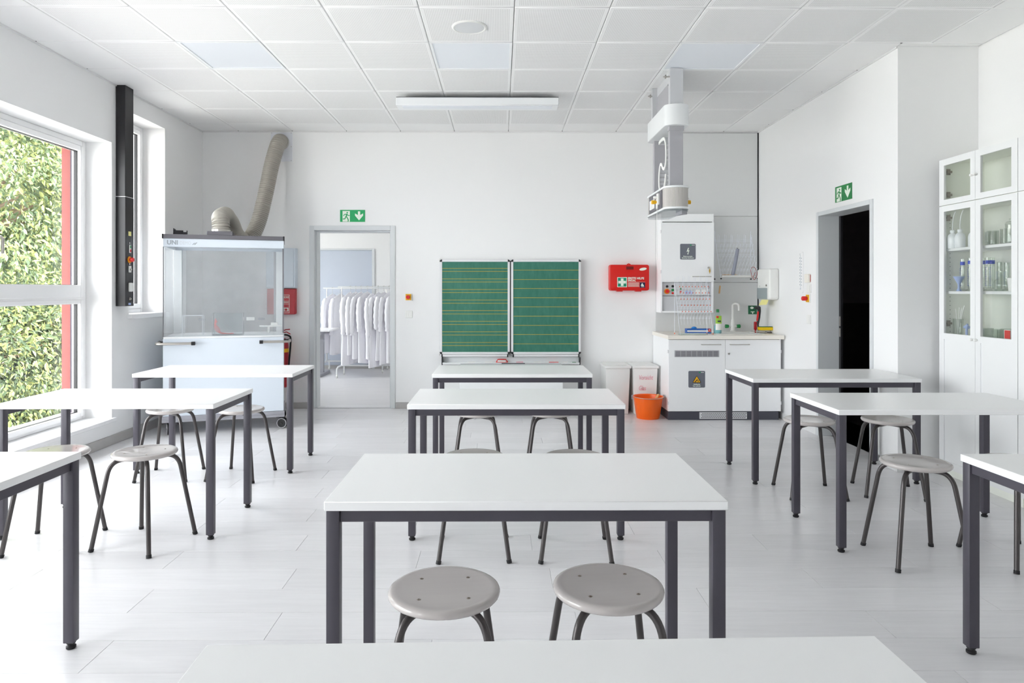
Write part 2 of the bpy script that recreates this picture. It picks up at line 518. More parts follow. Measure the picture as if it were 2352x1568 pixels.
for k in range(9): border(XS[k]+.0017, (XS[k+1] if k < 8 else XS[9])-.0017, YS[6]-.0012, YB-.006)
border(XL+.006, XS[0]-.0017, YS[6]+.0012, YB-.006)
for j in range(2, 6): border(XS[9]+.0017, XR-.006, YS[j]+.0012, YS[j+1]-.0012)
border(XS[9]+.0017, XR-.006, YS[6]+.0012, YB-.006)
for j in range(2): border(XS[10]+.0017, XR2-.006, YS[j]+.0012, YS[j+1]-.0012)
border(XR+.002, XR2-.006, YS[2]+.0017, 5.115)
b = MB()
for x in XS[:10]: b.box(x-.006, x+.006, YB-.02, YB-.006, ZC-.001, ZC+.02)
for yy in YS[:7]: b.box(XL+.006, XL+.018, yy-.005, yy+.005, ZC-.001, ZC+.02)
for yy in YS[2:7]: b.box(XR-.018, XR-.006, yy-.005, yy+.005, ZC-.001, ZC+.02)
b.build('runner_end', 'gasket_black', ceiling, kind='stuff')
# wall angles
w = MB(); w.box(XL, XL+.012, YN, YB, 3.186, 3.199); struct(w.build('trim_2', 'trim_white', smooth=False))
w = MB(); w.box(XL, XR, YB-.012, YB, 3.186, 3.199); struct(w.build('trim_3', 'trim_white', smooth=False))
w = MB(); w.box(XR-.012, XR, 5.12, YB, 3.186, 3.199); struct(w.build('trim_4', 'trim_white', smooth=False))
# baseboards
w = MB(); w.box(XL, XL+.015, YN, YB, 0, .085); struct(w.build('baseboard_left', 'trim_grey', bevel=.003))
w = MB(); w.box(XL, -2.206, YB-.015, YB, 0, .07); w.box(-1.211, XR, YB-.015, YB, 0, .07); struct(w.build('baseboard_back', 'trim_grey', bevel=.003))
w = MB(); w.box(XR-.015, XR, 5.12, 5.45, 0, .07); w.box(XR-.015, XR, 6.43, YB, 0, .07); w.box(XR-.015, XR2, 5.105, 5.12, 0, .07); struct(w.build('baseboard_right', 'trim_white', bevel=.003))
w = MB(); w.box(-4.65, .4, 11.885, 11.9, 0, .06); struct(w.build('baseboard_far', 'trim_grey'))

# ------------------------------------------------------------------ windows
def pane_set(root, x, a, b, z0, z1, gask=.012):
    g = MB(); g.box(x-.004, x+.004, a, b, z0, z1); p = g.build('pane', 'window_glass', root, smooth=False)
    k = MB()
    k.box(x-.012, x+.016, a, a+gask, z0, z1); k.box(x-.012, x+.016, b-gask, b, z0, z1)
    k.box(x-.012, x+.016, a+gask, b-gask, z0, z0+gask*.6); k.box(x-.012, x+.016, a+gask, b-gask, z1-gask*.6, z1)
    k.build('gasket', 'gasket_black', p, smooth=False)
def frame_bars(root, name, x0, x1, a, b, z0, z1, wa, wb, wz0, wz1, m='frame_white', bevel=.006):
    f = MB(); f.box(x0, x1, a, a+wa, z0, z1); f.box(x0, x1, b-wb, b, z0, z1)
    f.box(x0, x1, a+wa, b-wb, z0, z0+wz0); f.box(x0, x1, a+wa, b-wb, z1-wz1, z1)
    return f.build(name, m, root, bevel=bevel)
for wi, (a, b) in enumerate(WIN_MAIN):
    root = bpy.data.objects.new('window_%d' % (1 if wi == 0 else wi+2), None); C.objects.link(root); root['kind'] = 'structure'
    frame_bars(root, 'frame', -3.74, -3.665, a, b, .236, 2.672, .05, .05, .03, .05)
    mid = 4.88 if wi == 0 else (a+b)/2
    for (p, q) in ((a+.05, mid-.03), (mid+.03, b-.05)):
        frame_bars(root, 'sash', -3.735, -3.652, p, q, 1.30, 2.622, .045, .045, .11, .045)
        frame_bars(root, 'sash', -3.735, -3.652, p, q, .262, 1.285, .045, .045, .04, .04)
        pane_set(root, -3.70, p+.04, q-.04, 1.405, 2.58)
        pane_set(root, -3.70, p+.04, q-.04, .298, 1.25)
    f = MB(); f.box(-3.74, -3.665, mid-.03, mid+.03, .266, 2.622); f.box(-3.74, -3.66, a+.05, b-.05, 1.28, 1.305); f.build('mullion', 'frame_white', root, bevel=.004)
    h = MB(); hy = mid+.078; h.box(-3.655, -3.645, hy-.015, hy+.015, 1.66, 1.77)
    h.tube([(-3.645, hy, 1.75), (-3.61, hy, 1.75), (-3.60, hy, 1.74), (-3.60, hy, 1.63)], .010, 8); h.build('window_handle', 'steel', root)
    g = MB(); g.box(-3.86, -3.75, b-.03, b, .26, 2.67); g.box(-3.86, -3.75, a, a+.03, .26, 2.67)
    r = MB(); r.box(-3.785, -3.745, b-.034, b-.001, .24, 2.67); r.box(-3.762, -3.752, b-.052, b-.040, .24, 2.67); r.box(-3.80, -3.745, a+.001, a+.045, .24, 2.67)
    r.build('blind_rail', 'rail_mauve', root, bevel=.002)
    s = MB(); s.box(-3.66, XL+.035, a-.02, b+.028, .205, .237); s.build('window_sill', 'frame_white', root, bevel=.003)
root = bpy.data.objects.new('window_2', None); C.objects.link(root); root['kind'] = 'structure'
frame_bars(root, 'frame', -3.74, -3.665, 6.34, 7.02, 1.14, 3.02, .04, .04, .04, .04)
frame_bars(root, 'sash', -3.735, -3.652, 6.38, 6.98, 1.18, 2.98, .035, .035, .05, .04)
pane_set(root, -3.70, 6.41, 6.95, 1.225, 2.945)
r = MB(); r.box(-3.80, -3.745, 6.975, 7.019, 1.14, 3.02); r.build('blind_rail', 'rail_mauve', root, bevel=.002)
s = MB(); s.box(-3.66, XL+.04, 6.32, 7.05, 1.10, 1.142); s.build('window_sill', 'frame_white', root, bevel=.003)
root = bpy.data.objects.new('window_5', None); C.objects.link(root); root['kind'] = 'structure'
frame_bars(root, 'frame', -4.85, -4.78, 9.0, 10.9, .85, 2.4, .06, .06, .06, .06)
pane_set(root, -4.815, 9.05, 10.85, .90, 2.35)

for wi, (a, b) in enumerate(WIN_REAR):
    root = bpy.data.objects.new('window_%d' % (6+wi), None); C.objects.link(root); root['kind'] = 'structure'
    f = MB(); f.box(a, a+.06, YN-.15, YN-.08, .82, 2.68); f.box(b-.06, b, YN-.15, YN-.08, .82, 2.68); f.box(a+.06, b-.06, YN-.15, YN-.08, .82, .88); f.box(a+.06, b-.06, YN-.15, YN-.08, 2.62, 2.68); f.build('frame', 'frame_white', root)
    f = MB(); f.box(a+.05, b-.05, YN-.118, YN-.112, .87, 2.63); f.build('pane', 'window_glass', root, smooth=False)

# ------------------------------------------------------------------ doorways
root = bpy.data.objects.new('door_1', None); C.objects.link(root); root['kind'] = 'structure'
f = MB()
f.box(-2.206, -2.150, YB-.012, YB+.20, 0, 2.11); f.box(-1.272, -1.216, YB-.012, YB+.20, 0, 2.11); f.box(-2.150, -1.272, YB-.012, YB+.20, 2.055, 2.11)
f.build('door_casing', 'casing_grey', root, bevel=.003)
f = MB(); f.box(-2.150, -2.135, YB+.05, YB+.20, 0, 2.055); f.box(-1.287, -1.272, YB+.05, YB+.20, 0, 2.055); f.box(-2.135, -1.287, YB+.05, YB+.2, 2.04, 2.055)
f.build('door_stop', 'casing_grey', root, bevel=.002)
f = MB(); f.box(-2.15, -1.272, YB+.015, YB+.03, 0, .003); f.build('threshold', 'alu_grey', root)
root = bpy.data.objects.new('door_2', None); C.objects.link(root); root['kind'] = 'structure'
f = MB()
f.box(XR-.012, XR+.20, 6.385, 6.428, 0, 2.098); f.box(XR-.012, XR+.20, 5.453, 5.496, 0, 2.098); f.box(XR-.012, XR+.20, 5.496, 6.385, 2.058, 2.098)
f.build('door_casing', 'casing_grey', root, bevel=.003)
f = MB(); f.box(XR+.185, XR+.205, 6.35, 6.386, 0, 2.06); f.build('door_stop', 'black_plastic', root)
f = MB(); f.box(XR+.182, XR+.186, 6.356, 6.374, .93, 1.01); f.box(XR+.182, XR+.186, 6.356, 6.374, 1.03, 1.12); f.build('strike_plate', 'steel', root)
root = bpy.data.objects.new('door_3', None); C.objects.link(root); root['kind'] = 'structure'
f = MB(); f.box(-3.2, -2.235, 11.93, 11.97, .005, 2.06); f.build('door_leaf', 'door_bluegrey', root, bevel=.003)
f = MB(); f.box(-2.235, -2.188, 11.88, 12.0, 0, 2.086); f.box(-3.26, -3.2, 11.88, 12.0, 0, 2.086); f.box(-3.2, -2.235, 11.88, 12.0, 2.06, 2.086); f.build('door_casing', 'casing_grey', root, bevel=.003)
f = MB(); f.box(-2.2355, -2.2345, 11.925, 11.93, .005, 2.06); f.build('door_gap', 'black_plastic', root)
f = MB(); f.tube([(-3.12, 11.93, 1.05), (-3.12, 11.88, 1.05), (-3.0, 11.88, 1.05)], .01, 8); f.build('door_handle', 'steel', root)

# ------------------------------------------------------------------ tables
TW, TD, TH = 1.19, .596, .744
def table_parts(t, front):
    b = MB(); b.box(0, TW, 0, TD, TH-.027, TH); b.build('tabletop', 'laminate', t, bevel=.0018)
    zt = TH-.028; L = .039; e = .005
    ap = .036
    def apron(x0, x1, y0, y1):
        b = MB(); b.box(x0, x1, y0, y1, zt-ap, zt); b.build('apron', 'anthracite', t, bevel=.0015)
    apron(e+.008, e+.032, e+L, TD-e-L); apron(TW-e-.032, TW-e-.008, e+L, TD-e-L)
    apron(e+L, TW-e-L, TD-e-.032, TD-e-.008)
    if front: apron(e+L, TW-e-L, e+.010, e+.034)
    for sx in (0, 1):
        for sy in (0, 1):
            x = e if sx == 0 else TW-e-L; y = e if sy == 0 else TD-e-L
            b = MB(); b.box(x, x+L, y, y+L, .026, zt); lg = b.build('leg', 'anthracite', t, bevel=.0025, bseg=2)
            c = (x+L/2, y+L/2)
            g = MB(); g.lathe([(.015, 0), (.0175, .003), (.0175, .010), (.012, .014), (.012, .018), (.016, .0205), (.016, .027)], 16, (c[0], c[1], 0)); g.build('glide', 'black_rubber', lg)
TAB = [  # near-left corner, front apron, yaw, label
    (-.519, 2.008, 1, 0, 'white laminate table with two stools tucked under it, behind the bottom edge table'),
    (-.508, 3.715, 1, 0, 'white laminate table in the middle row, second one back in the centre column'),
    (-.507, 5.052, 1, 0, 'white laminate table in the centre column standing directly before the chalkboard'),
    (-2.737, 5.085, 0, 0, 'white laminate table in front of the glass fume cabinet by the window'),
    (-2.757, 3.735, 0, 0, 'white laminate table beside the tall window, second one back in its column'),
    (-2.805, 2.045, 0, 0, 'white laminate table cut off by the left photo edge, nearest in the window column'),
    (1.770, 4.775, 1, 0, 'white laminate table between the sink cabinet and the dark doorway, farthest in its column'),
    (1.755, 3.531, 0, 0, 'white laminate table before the dark doorway, second one back on the right'),
    (1.748, 1.989, 0, 0, 'white laminate table cut off by the right photo edge, nearest in the right column'),
    (-.503, .605, 1, .021, 'nearest white laminate table at the bottom edge of the photo, slightly turned'),
]
protos = {}
for x, y, fr, rz, lab in TAB:
    if fr not in protos:
        t = thing('lab_table', lab, 'table', (x, y, 0), rz, 'white laboratory tables'); table_parts(t, fr); protos[fr] = t; km = kidmap()
    else: dup(protos[fr], (x, y, 0), rz, lab, km)

# ------------------------------------------------------------------ stools
def make_stool(label):
    t = thing('round_stool', label, 'stool', group='grey stools on tube legs')
    b = MB()
    top = [(.0005, .4945), (.06, .4948), (.11, .4962), (.138, .4985), (.148, .4995), (.154, .4985), (.1605, .495), (.163, .489), (.1615, .482), (.157, .477), (.150, .4745), (.0005, .4745)]
    b.lathe(list(reversed(top)), 56); seat = b.build('seat', 'seat_grey', t, ang=50)
    for k in range(4):
        a = PI/4+k*PI/2; ca, sa = math.cos(a), math.sin(a)
        s = MB(); s.lathe([(.0055, .4960), (.0055, .4968), (.0022, .4970), (.002, .4958)], 12, (ca*.099, sa*.099, 0)); s.build('screw', 'hinge_metal', t)
        pts = [(.0, .4615), (.06, .4615), (.105, .4615)]
        foot = (.249, .012); bend = []
        p0, p1, p2 = Vector((.105, .4615)), Vector((.163, .4615)), Vector((.163+(.249-.163)*.16, .4615*(1-.16)))
        for i in range(1, 9):
            u = i/8; q = p0*(1-u)**2+p1*2*u*(1-u)+p2*u*u; bend.append((q.x, q.y))
        pts = pts+bend+[foot]
        g = MB(); g.tube([(ca*r, sa*r, z) for r, z in pts], .0115, 12); lg = g.build('leg', 'tube_steel', t, ang=60)
        g = MB(); g.cyl((ca*.2515, sa*.2515, 0), (ca*.247, sa*.247, .016), .0132, 12); g.build('foot_cap', 'black_rubber', lg)
    return t
ST = [
    (-.164, 1.995, 3.2, 'grey round stool tucked under the table nearest but one, left of the pair'),
    (.318, 2.015, 5.6, 'grey round stool tucked under the table nearest but one, right of the pair'),
    (-.139, 3.590, 2, 'grey round stool half hidden by a tabletop, left one at the middle centre table'),
    (.387, 3.575, -3, 'grey round stool half hidden by a tabletop, right one at the middle centre table'),
    (-.165, 4.900, 3, 'stool at the table before the chalkboard, left one, only its legs showing'),
    (.357, 4.900, -2, 'stool at the table before the chalkboard, right one, only its legs showing'),
    (-2.400, 3.700, 8.3, 'grey stool close to the tall window with a red reflection on its seat'),
    (-1.924, 3.705, -13.5, 'pale grey stool standing clear in the left foreground beside the nearest window table'),
    (-2.430, 5.038, 3.7, 'grey stool before the fume cabinet, the one nearer the window'),
    (-1.906, 5.034, -7, 'grey stool before the fume cabinet, the one nearer the aisle'),
    (2.080, 4.591, -3.5, 'grey stool at the table by the sink cabinet, the one nearer the aisle'),
    (2.620, 4.605, -14, 'grey stool in front of the dark doorway, the one nearer the glass cupboard'),
    (2.110, 3.460, -3, 'grey stool standing clear in the right foreground with glossy dark reflections'),
    (2.640, 3.470, 7, 'stool almost hidden behind the right edge table, thin seat rim and legs showing'),
]
s0 = make_stool(ST[0][3]); s0.location = (ST[0][0], ST[0][1], 0); s0.rotation_euler = (0, 0, math.radians(ST[0][2])); km = kidmap()
for x, y, a, lab in ST[1:]: dup(s0, (x, y, 0), math.radians(a), lab, km)

# ------------------------------------------------------------------ ceiling fittings
cl0 = None
for i, (k, j) in enumerate(LAMPS):
    lab = ['square flush ceiling light above the window side', 'square flush ceiling light in the middle, behind the round speaker', 'square flush ceiling light above the hanging service column'][i]
    loc = ((XS[k]+XS[k+1])/2, (YS[j]+YS[j+1])/2, ZC)
    if cl0 is None:
        cl0 = thing('ceiling_light', lab, 'ceiling light', loc, 0, 'flush ceiling lights')
        f = MB(); h = .3085
        f.box(-h, h, -h, -h+.020, -.002, .02); f.box(-h, h, h-.020, h, -.002, .02); f.box(-h, -h+.020, -h+.02, h-.02, -.002, .02); f.box(h-.02, h, -h+.02, h-.02, -.002, .02)
        f.build('lamp_frame', 'lamp_white', cl0, bevel=.001)
        f = MB(); f.box(-h+.02, h-.02, -h+.02, h-.02, .004, .02); f.build('diffuser', 'diffuser', cl0, smooth=False); km = kidmap()
    else: dup(cl0, loc, 0, lab, km)
t = thing('ceiling_speaker', 'round white ceiling speaker set into a perforated tile', 'speaker', (-.217, 4.762, ZC))
b = MB(); b.lathe([(.123, .004), (.123, -.004), (.117, -.009), (.110, -.010), (.104, -.006), (.104, .004)], 48); b.build('speaker_ring', 'white_plastic', t)
b = MB(); b.lathe([(.104, .004), (.104, -.006), (.09, -.0075), (.0005, -.009)], 48); b.build('speaker_grille', 'speaker_mesh', t)
t = thing('board_light', 'long white box light hanging under the ceiling before the chalkboard', 'light', (-.215, 6.42, ZC))
b = MB(); b.box(-.755, .755, -.085, .105, -.118, -.045); b.build('lamp_body', 'lamp_white', t, bevel=.004)
b = MB(); b.box(-.70, .70, -.060, .035, -.122, -.1175); b.build('diffuser', 'diffuser', t, bevel=.001)
b = MB(); b.box(-.70, .70, .05, .09, -.045, -.012); b.build('mounting_rail', 'dark_grey', t)
b = MB(); b.box(-.752, .752, -.0852, -.080, -.0452, -.0425); b.build('top_gasket', 'gasket_black', t)
for sx in (-.5, .5):
    b = MB(); b.cyl((sx, .07, -.012), (sx, .07, 0), .018, 12); b.build('ceiling_bracket', 'white_metal', t)

# hanging media column: two aluminium posts, collar, cable chain and socket head
t = thing('service_column', 'white and grey ceiling service column with yellow taps hanging before the sink wall', 'service column', (1.455, 5.95, 0))
def stadium(hw, y0, y1, n=14):
    P = [(hw*math.cos(a), y0+hw*.72*math.sin(a)) for a in [PI+PI*i/n for i in range(n+1)]]
    P += [(hw*math.cos(a), y1+hw*.72*math.sin(a)) for a in [PI*i/n for i in range(n+1)]]
    return P
YF, YR = -.29, .28
b = MB(); b.box(-.055, .055, YF-.03, YF+.03, 2.86, ZC); b.build('upper_post', 'grey_metal', t, bevel=.003)
b = MB(); b.box(-.075, -.018, YR-.03, YR+.02, 2.86, ZC); b.box(-.018, .0, YR-.01, YR+.01, 2.86, ZC); b.build('upper_post', 'grey_metal', t, bevel=.003)
b = MB(); b.prism([(YF+.03, 2.86), (YF+.03, 2.99), (YF+.16, 3.12), (YR-.03, 3.12), (YR-.03, 2.86)], -.028, -.020, 'x'); b.build('side_plate', 'mid_grey', t)
b = MB(); b.box(-.03, -.012, YF+.03, YR-.03, 3.12, ZC); b.build('ceiling_rail', 'grey_metal', t, bevel=.002)
for yy in (YF, YR):
    b = MB(); b.cyl((-.11, yy-.02, 3.13), (-.055, yy-.02, 3.13), .006, 8); b.cyl((-.095, yy-.02, 3.13), (-.085, yy-.02, 3.13), .016, 6); b.build('clamp_bolt', 'steel', t)
b = MB(); b.prism(stadium(.103, -.30, .31), 2.722, 2.895, 'z'); b.build('collar', 'white_metal', t, bevel=.004, ang=30)
b = MB(); b.box(-.057, .055, YF-.028, YF+.028, 2.21, 2.725); b.build('lower_post', 'mid_grey', t, bevel=.003)
b = MB(); b.box(-.062, .062, YF-.032, YF+.03, 2.685, 2.722); b.build('post_bracket', 'mid_grey', t, bevel=.002)
b = MB(); b.box(-.057, .055, YR-.028, YR+.028, 2.21, 2.725); b.build('lower_post', 'mid_grey', t, bevel=.003)
cp = [(YF+.10, 2.64), (YF+.19, 2.645), (YF+.24, 2.63), (YF+.255, 2.56), (YF+.25, 2.48)]
def spl(P, n=6):
    out = []
    for i in range(len(P)-1):
        p0, p1, p2, p3 = [Vector(P[max(0, min(len(P)-1, i+d))]) for d in (-1, 0, 1, 2)]
        for k in range(n):
            u = k/n; out.append(tuple(.5*((2*p1)+(p2-p0)*u+(2*p0-5*p1+4*p2-p3)*u*u+(3*p1-p0-3*p2+p3)*u**3)))
    out.append(tuple(P[-1])); return out
chain = spl([(.13, 2.672), (.03, 2.68), (-.06, 2.672), (-.11, 2.625), (-.125, 2.54), (-.115, 2.46), (-.075, 2.415), (-.02, 2.425), (.03, 2.465), (.075, 2.47), (.115, 2.425), (.135, 2.35), (.115, 2.275), (.05, 2.232), (-.03, 2.238), (-.09, 2.29), (-.115, 2.36)], 6)
for sx in (-.045, .035):
    L = []; Rr = []
    for i, (yy, z) in enumerate(chain):
        a = Vector(chain[max(0, i-1)]); c2 = Vector(chain[min(len(chain)-1, i+1)]); d = (c2-a).normalized(); nn = Vector((-d.y, d.x))*.013
        L.append((yy+nn.x, z+nn.y)); Rr.append((yy-nn.x, z-nn.y))
    b = MB(); n = len(chain)
    for x in (sx, sx+.008): b.v += [(x, p[0]*1.0, p[1]) for p in L]+[(x, p[0], p[1]) for p in Rr]
    for i in range(n-1):
        o = 2*n
        b.f += [(i, i+1, n+i+1, n+i), (o+i, o+n+i, o+n+i+1, o+i+1), (i, o+i, o+i+1, i+1), (n+i, n+i+1, o+n+i+1, o+n+i)]
    b.build('cable_chain', 'white_plastic', t)
b = MB()
for i in range(0, len(chain), 3): b.box(-.040, .038, chain[i][0]-.005, chain[i][0]+.005, chain[i][1]-.012, chain[i][1]+.012)
b.build('chain_links', 'grey_metal', t, kind='stuff')
HZ0, HZ1 = 2.052, 2.208
b = MB(); b.prism(stadium(.106, -.30, .31), HZ1, HZ1+.018, 'z'); b.build('head_rim', 'white_metal', t, bevel=.003, ang=30)
b = MB(); b.prism(stadium(.106, -.30, .31), HZ0-.018, HZ0, 'z'); b.build('head_rim', 'white_metal', t, bevel=.003, ang=30)
# ribbed head body
P = []
base = stadium(.098, -.30, .31, 60)
for i, (x, y_) in enumerate(base):
    k = .0022 if i % 2 else 0
    c0 = -.30 if i <= 60 else .31
    d = Vector((x, (y_-c0))); d = d.normalized()*k if d.length > 0 else d
    P.append((x-d.x, y_-d.y))
b = MB(); b.prism(P, HZ0, HZ1, 'z'); b.build('ribbed_shell', 'ribbed_grey', t, ang=12)
for sx in (-1, 1):
    b = MB(); b.box(sx*.102-.003, sx*.102+.003, -.24, .25, HZ0+.003, HZ1-.003); sp = b.build('socket_panel', 'dark_grey', t)
    b = MB()
    for y0 in (.02, .12): b.box(sx*.107-.004, sx*.107+.004, y0, y0+.08, HZ0+.03, HZ1-.045)
    b.build('socket', 'white_plastic', sp, bevel=.002)
    b = MB(); b.box(sx*.112-.008, sx*.112+.008, -.16, -.11, HZ0+.04, HZ1-.02); b.cyl((sx*.118, -.135, 2.155), (sx*.150, -.135, 2.155), .012, 10); b.cyl((sx*.12, -.135, 2.14), (sx*.12, -.135, 2.06), .010, 10)
    b.build('gas_tap', 'white_plastic', t, bevel=.001)
    b = MB(); b.tube([(sx*.125, -.135, 2.115), (sx*.135, -.135, 2.115), (sx*.136, -.135, 2.115), (sx*.165, -.135, 2.115), (sx*.168, -.135, 2.115)], .016, 12, True, [.012, .015, .017, .017, .014]); b.build('tap_knob', 'yellow', t)
b = MB(); b.prism(stadium(.098, -.30, .31), HZ0-.034, HZ0-.018, 'z'); b.build('head_underside', 'smoke_plastic', t, ang=30)
b = MB(); b.prism([(.03, -.37), (.09, -.31), (.03, -.18)], HZ0-.060, HZ0-.018, 'z'); b.build('pull_wedge', 'alu_grey', t)
b = MB(); b.tube([(-.120, -.135, 2.06), (-.122, -.137, 1.9), (-.118, -.13, 1.75), (-.12, -.135, 1.62)], .0022, 6); b.build('pull_cord', 'white_plastic', t)

# ------------------------------------------------------------------ left wall: black control box
t = thing('control_box', 'tall black wall duct with switches and emergency stop between the two windows', 'control box', (XL, 6.12, 0))
b = MB(); b.box(.001, .088, 0, .14, 1.222, 2.20); b.build('lower_housing', 'black_plastic', t, bevel=.002)
b = MB(); b.box(.001, .086, .001, .139, 2.205, ZC-.002); b.build('upper_housing', 'black_plastic', t, bevel=.002)
b = MB(); b.box(.001, .087, .0, .14, 2.200, 2.205); b.build('joint_strip', 'alu', t)
def onface(y0, y1, z0, z1, m, name, d=.004, bev=.001):
    b = MB(); b.box(.088, .088+d, y0, y1, z0, z1); return b.build(name, m, t, bevel=bev)
onface(.05, .095, 1.855, 1.895, 'paper_yellow', 'sticker', .001, 0)
p = onface(.055, .085, 1.70, 1.775, 'white_plastic', 'push_switch', .008, .003)
b = MB(); b.box(.096, .099, .061, .079, 1.742, 1.768); b.build('button', 'green_plastic', p, bevel=.002)
b = MB(); b.box(.096, .099, .061, .079, 1.708, 1.734); b.build('button', 'red_plastic', p, bevel=.002)
onface(.062, .075, 1.785, 1.798, 'white_plastic', 'tag')
b = MB(); b.cyl((.088, .065, 1.64), (.094, .065, 1.64), .030, 20); ring = b.build('stop_ring', 'orange_ring', t)
b = MB(); b.tube([(.094, .065, 1.64), (.106, .065, 1.64), (.106, .065, 1.64), (.122, .065, 1.64), (.126, .065, 1.64)], .02, 16, True, [.012, .014, .021, .021, .017]); b.build('stop_button', 'red_plastic', ring)
onface(.062, .075, 1.594, 1.607, 'white_plastic', 'tag')
p = onface(.048, .088, 1.525, 1.585, 'white_plastic', 'key_switch', .008, .003)
b = MB(); b.cyl((.096, .068, 1.552), (.106, .068, 1.552), .010, 12); b.build('lock', 'steel', p)
onface(.045, .10, 1.352, 1.432, 'white_plastic', 'socket_cover', .018, .005)
b = MB(); b.cyl((.088, .072, 1.287), (.094, .072, 1.287), .012, 14); b.cyl((.094, .072, 1.287), (.104, .072, 1.287), .006, 10); b.build('data_jack', 'steel', t)
onface(.05, .09, 1.232, 1.25, 'blue_pale', 'sticker', .001, 0)

# ------------------------------------------------------------------ chalkboard
t = thing('chalkboard', 'green wall chalkboard of two ruled panels with white frame and chalk tray', 'chalkboard', (.112, YB, 0))
YBd = -.08
def board(x0, x1, lines, nm):
    b = MB(); b.box(x0, x1, YBd, YBd+.02, .658, 1.690); p = b.build('writing_panel', 'chalkboard_green', t, smooth=False)
    b = MB()
    for z in lines: b.box(x0, x1, YBd-.0006, YBd, z-.0022, z+.0022)
    b.build('ruled_line', 'yellow_line', p, smooth=False)
    f = MB(); f.box(x0-.026, x0, YBd-.004, YBd+.03, .658, 1.690); f.box(x1, x1+.026, YBd-.004, YBd+.03, .658, 1.690)
    f.box(x0-.004, x1+.004, YBd-.004, YBd+.03, 1.690, 1.716); f.box(x0-.004, x1+.004, YBd-.004, YBd+.03, .632, .658); f.build('panel_frame', 'alu', t, bevel=.002)
    for cx, sx in ((x0-.001, -1), (x1+.001, 1)):
        for cz, sz in ((1.690, 1), (.658, -1)):
            P = [(cx, cz)]+[(cx+sx*.027*math.cos(PI/2*i/6), cz+sz*.027*math.sin(PI/2*i/6)) for i in range(7)]
            f = MB(); f.prism(P, YBd-.008, YBd+.03, 'y'); f.build('corner_cap', 'black_plastic', t)
    f = MB(); f.box(x0-.0, x1+.0, YBd-.022, YBd+.02, .606, .630); f.build('chalk_ledge', 'alu', t, bevel=.003)
    for cx in (x0, x1):
        f = MB(); f.box(cx-.007, cx+.007, YBd-.026, YBd+.02, .600, .632); f.build('ledge_cap', 'black_plastic', t, bevel=.002)
sc_ = 1.0
lz = [1.366-(560+q/4.6125-666)*(7.82/1568) for q in (259, 291, 370, 403, 482, 515, 594, 628, 706, 740, 819, 853, 930, 964, 1043, 1076)]
rz_ = [1.366-(560+q/4.6125-666)*(7.82/1568) for q in (277, 377, 472, 570, 666, 765, 862, 959, 1058)]
board(-.780, -.030, lz, 'l'); board(.035, .783, rz_, 'r')
b = MB(); b.box(-.004, .010, YBd+.004, YBd+.05, .65, 1.70); b.build('hinge_post', 'black_plastic', t)
b = MB(); b.box(-.76, .79, -.05, -.001, .62, 1.70); b.build('wall_frame', 'alu', t)
b = MB(); b.box(-.775, .792, -.035, -.001, .53, .625); b.box(-.775, .792, -.112, -.035, .522, .534); b.box(-.775, .792, -.116, -.111, .522, .540); b.build('chalk_tray', 'white_metal', t, bevel=.002)
for cx in (-.778, .795):
    b = MB(); b.box(cx-.006, cx+.006, -.118, -.002, .512, .60); b.build('tray_bracket', 'black_plastic', t, bevel=.003)
for cx in (-.815, .822):
    for z in (1.72, .63):
        b = MB(); b.tube([(cx, -.01, z-.01), (cx, -.05, z-.01), (cx-.008*(1 if cx > 0 else -1), -.055, z+.006)], .004, 8); b.build('map_hook', 'white_plastic', t)
# things on the tray
t = thing('board_eraser', 'red handled board wiper standing in the chalk tray', 'eraser', (.016, YB-.075, .5345))
b = MB(); b.tube([(-.065, 0, .004), (-.058, 0, .018), (-.045, 0, .038), (.045, 0, .038), (.058, 0, .018), (.065, 0, .004)], .006, 8); b.box(-.068, .068, -.018, .018, 0, .008); b.build('wiper_frame', 'red_plastic', t, bevel=.001)
b = MB(); b.box(-.045, .045, -.012, .012, .008, .028); b.build('wiper_pad', 'white_plastic', t, bevel=.003)
o = MB().box(-.055, .055, -.012, .012, 0, .009).build('chalk_holder', 'red_plastic', None, bevel=.003, loc=(.61, YB-.075, .534)); tag(o, 'flat red chalk holder lying in the right end of the chalk tray', 'chalk holder')
o = MB().box(-.022, .022, -.009, .009, 0, .008).build('chalk_box', 'green_plastic', None, bevel=.002, loc=(.845, YB-.075, .534)); tag(o, 'small green chalk stub at the right end of the tray', 'chalk')
for i, (x, L) in enumerate(((-.33, .09), (-.14, .08), (.22, .08), (.42, .08), (.74, .06))):
    o = MB().cyl((-L/2, 0, .006), (L/2, 0, .006), .006, 10).build('chalk_stick', 'chalk_white' if i != 2 else 'pink_ink', None, loc=(x, YB-.07, .534))
    tag(o, ['white chalk stick lying at the left end of the tray', 'white chalk stick lying just left of the red board wiper', 'pink chalk stick lying right of the red board wiper', 'white chalk stick lying left of the red chalk holder', 'white chalk stick between the red holder and green stub'][i], 'chalk', 'chalk sticks on the tray')

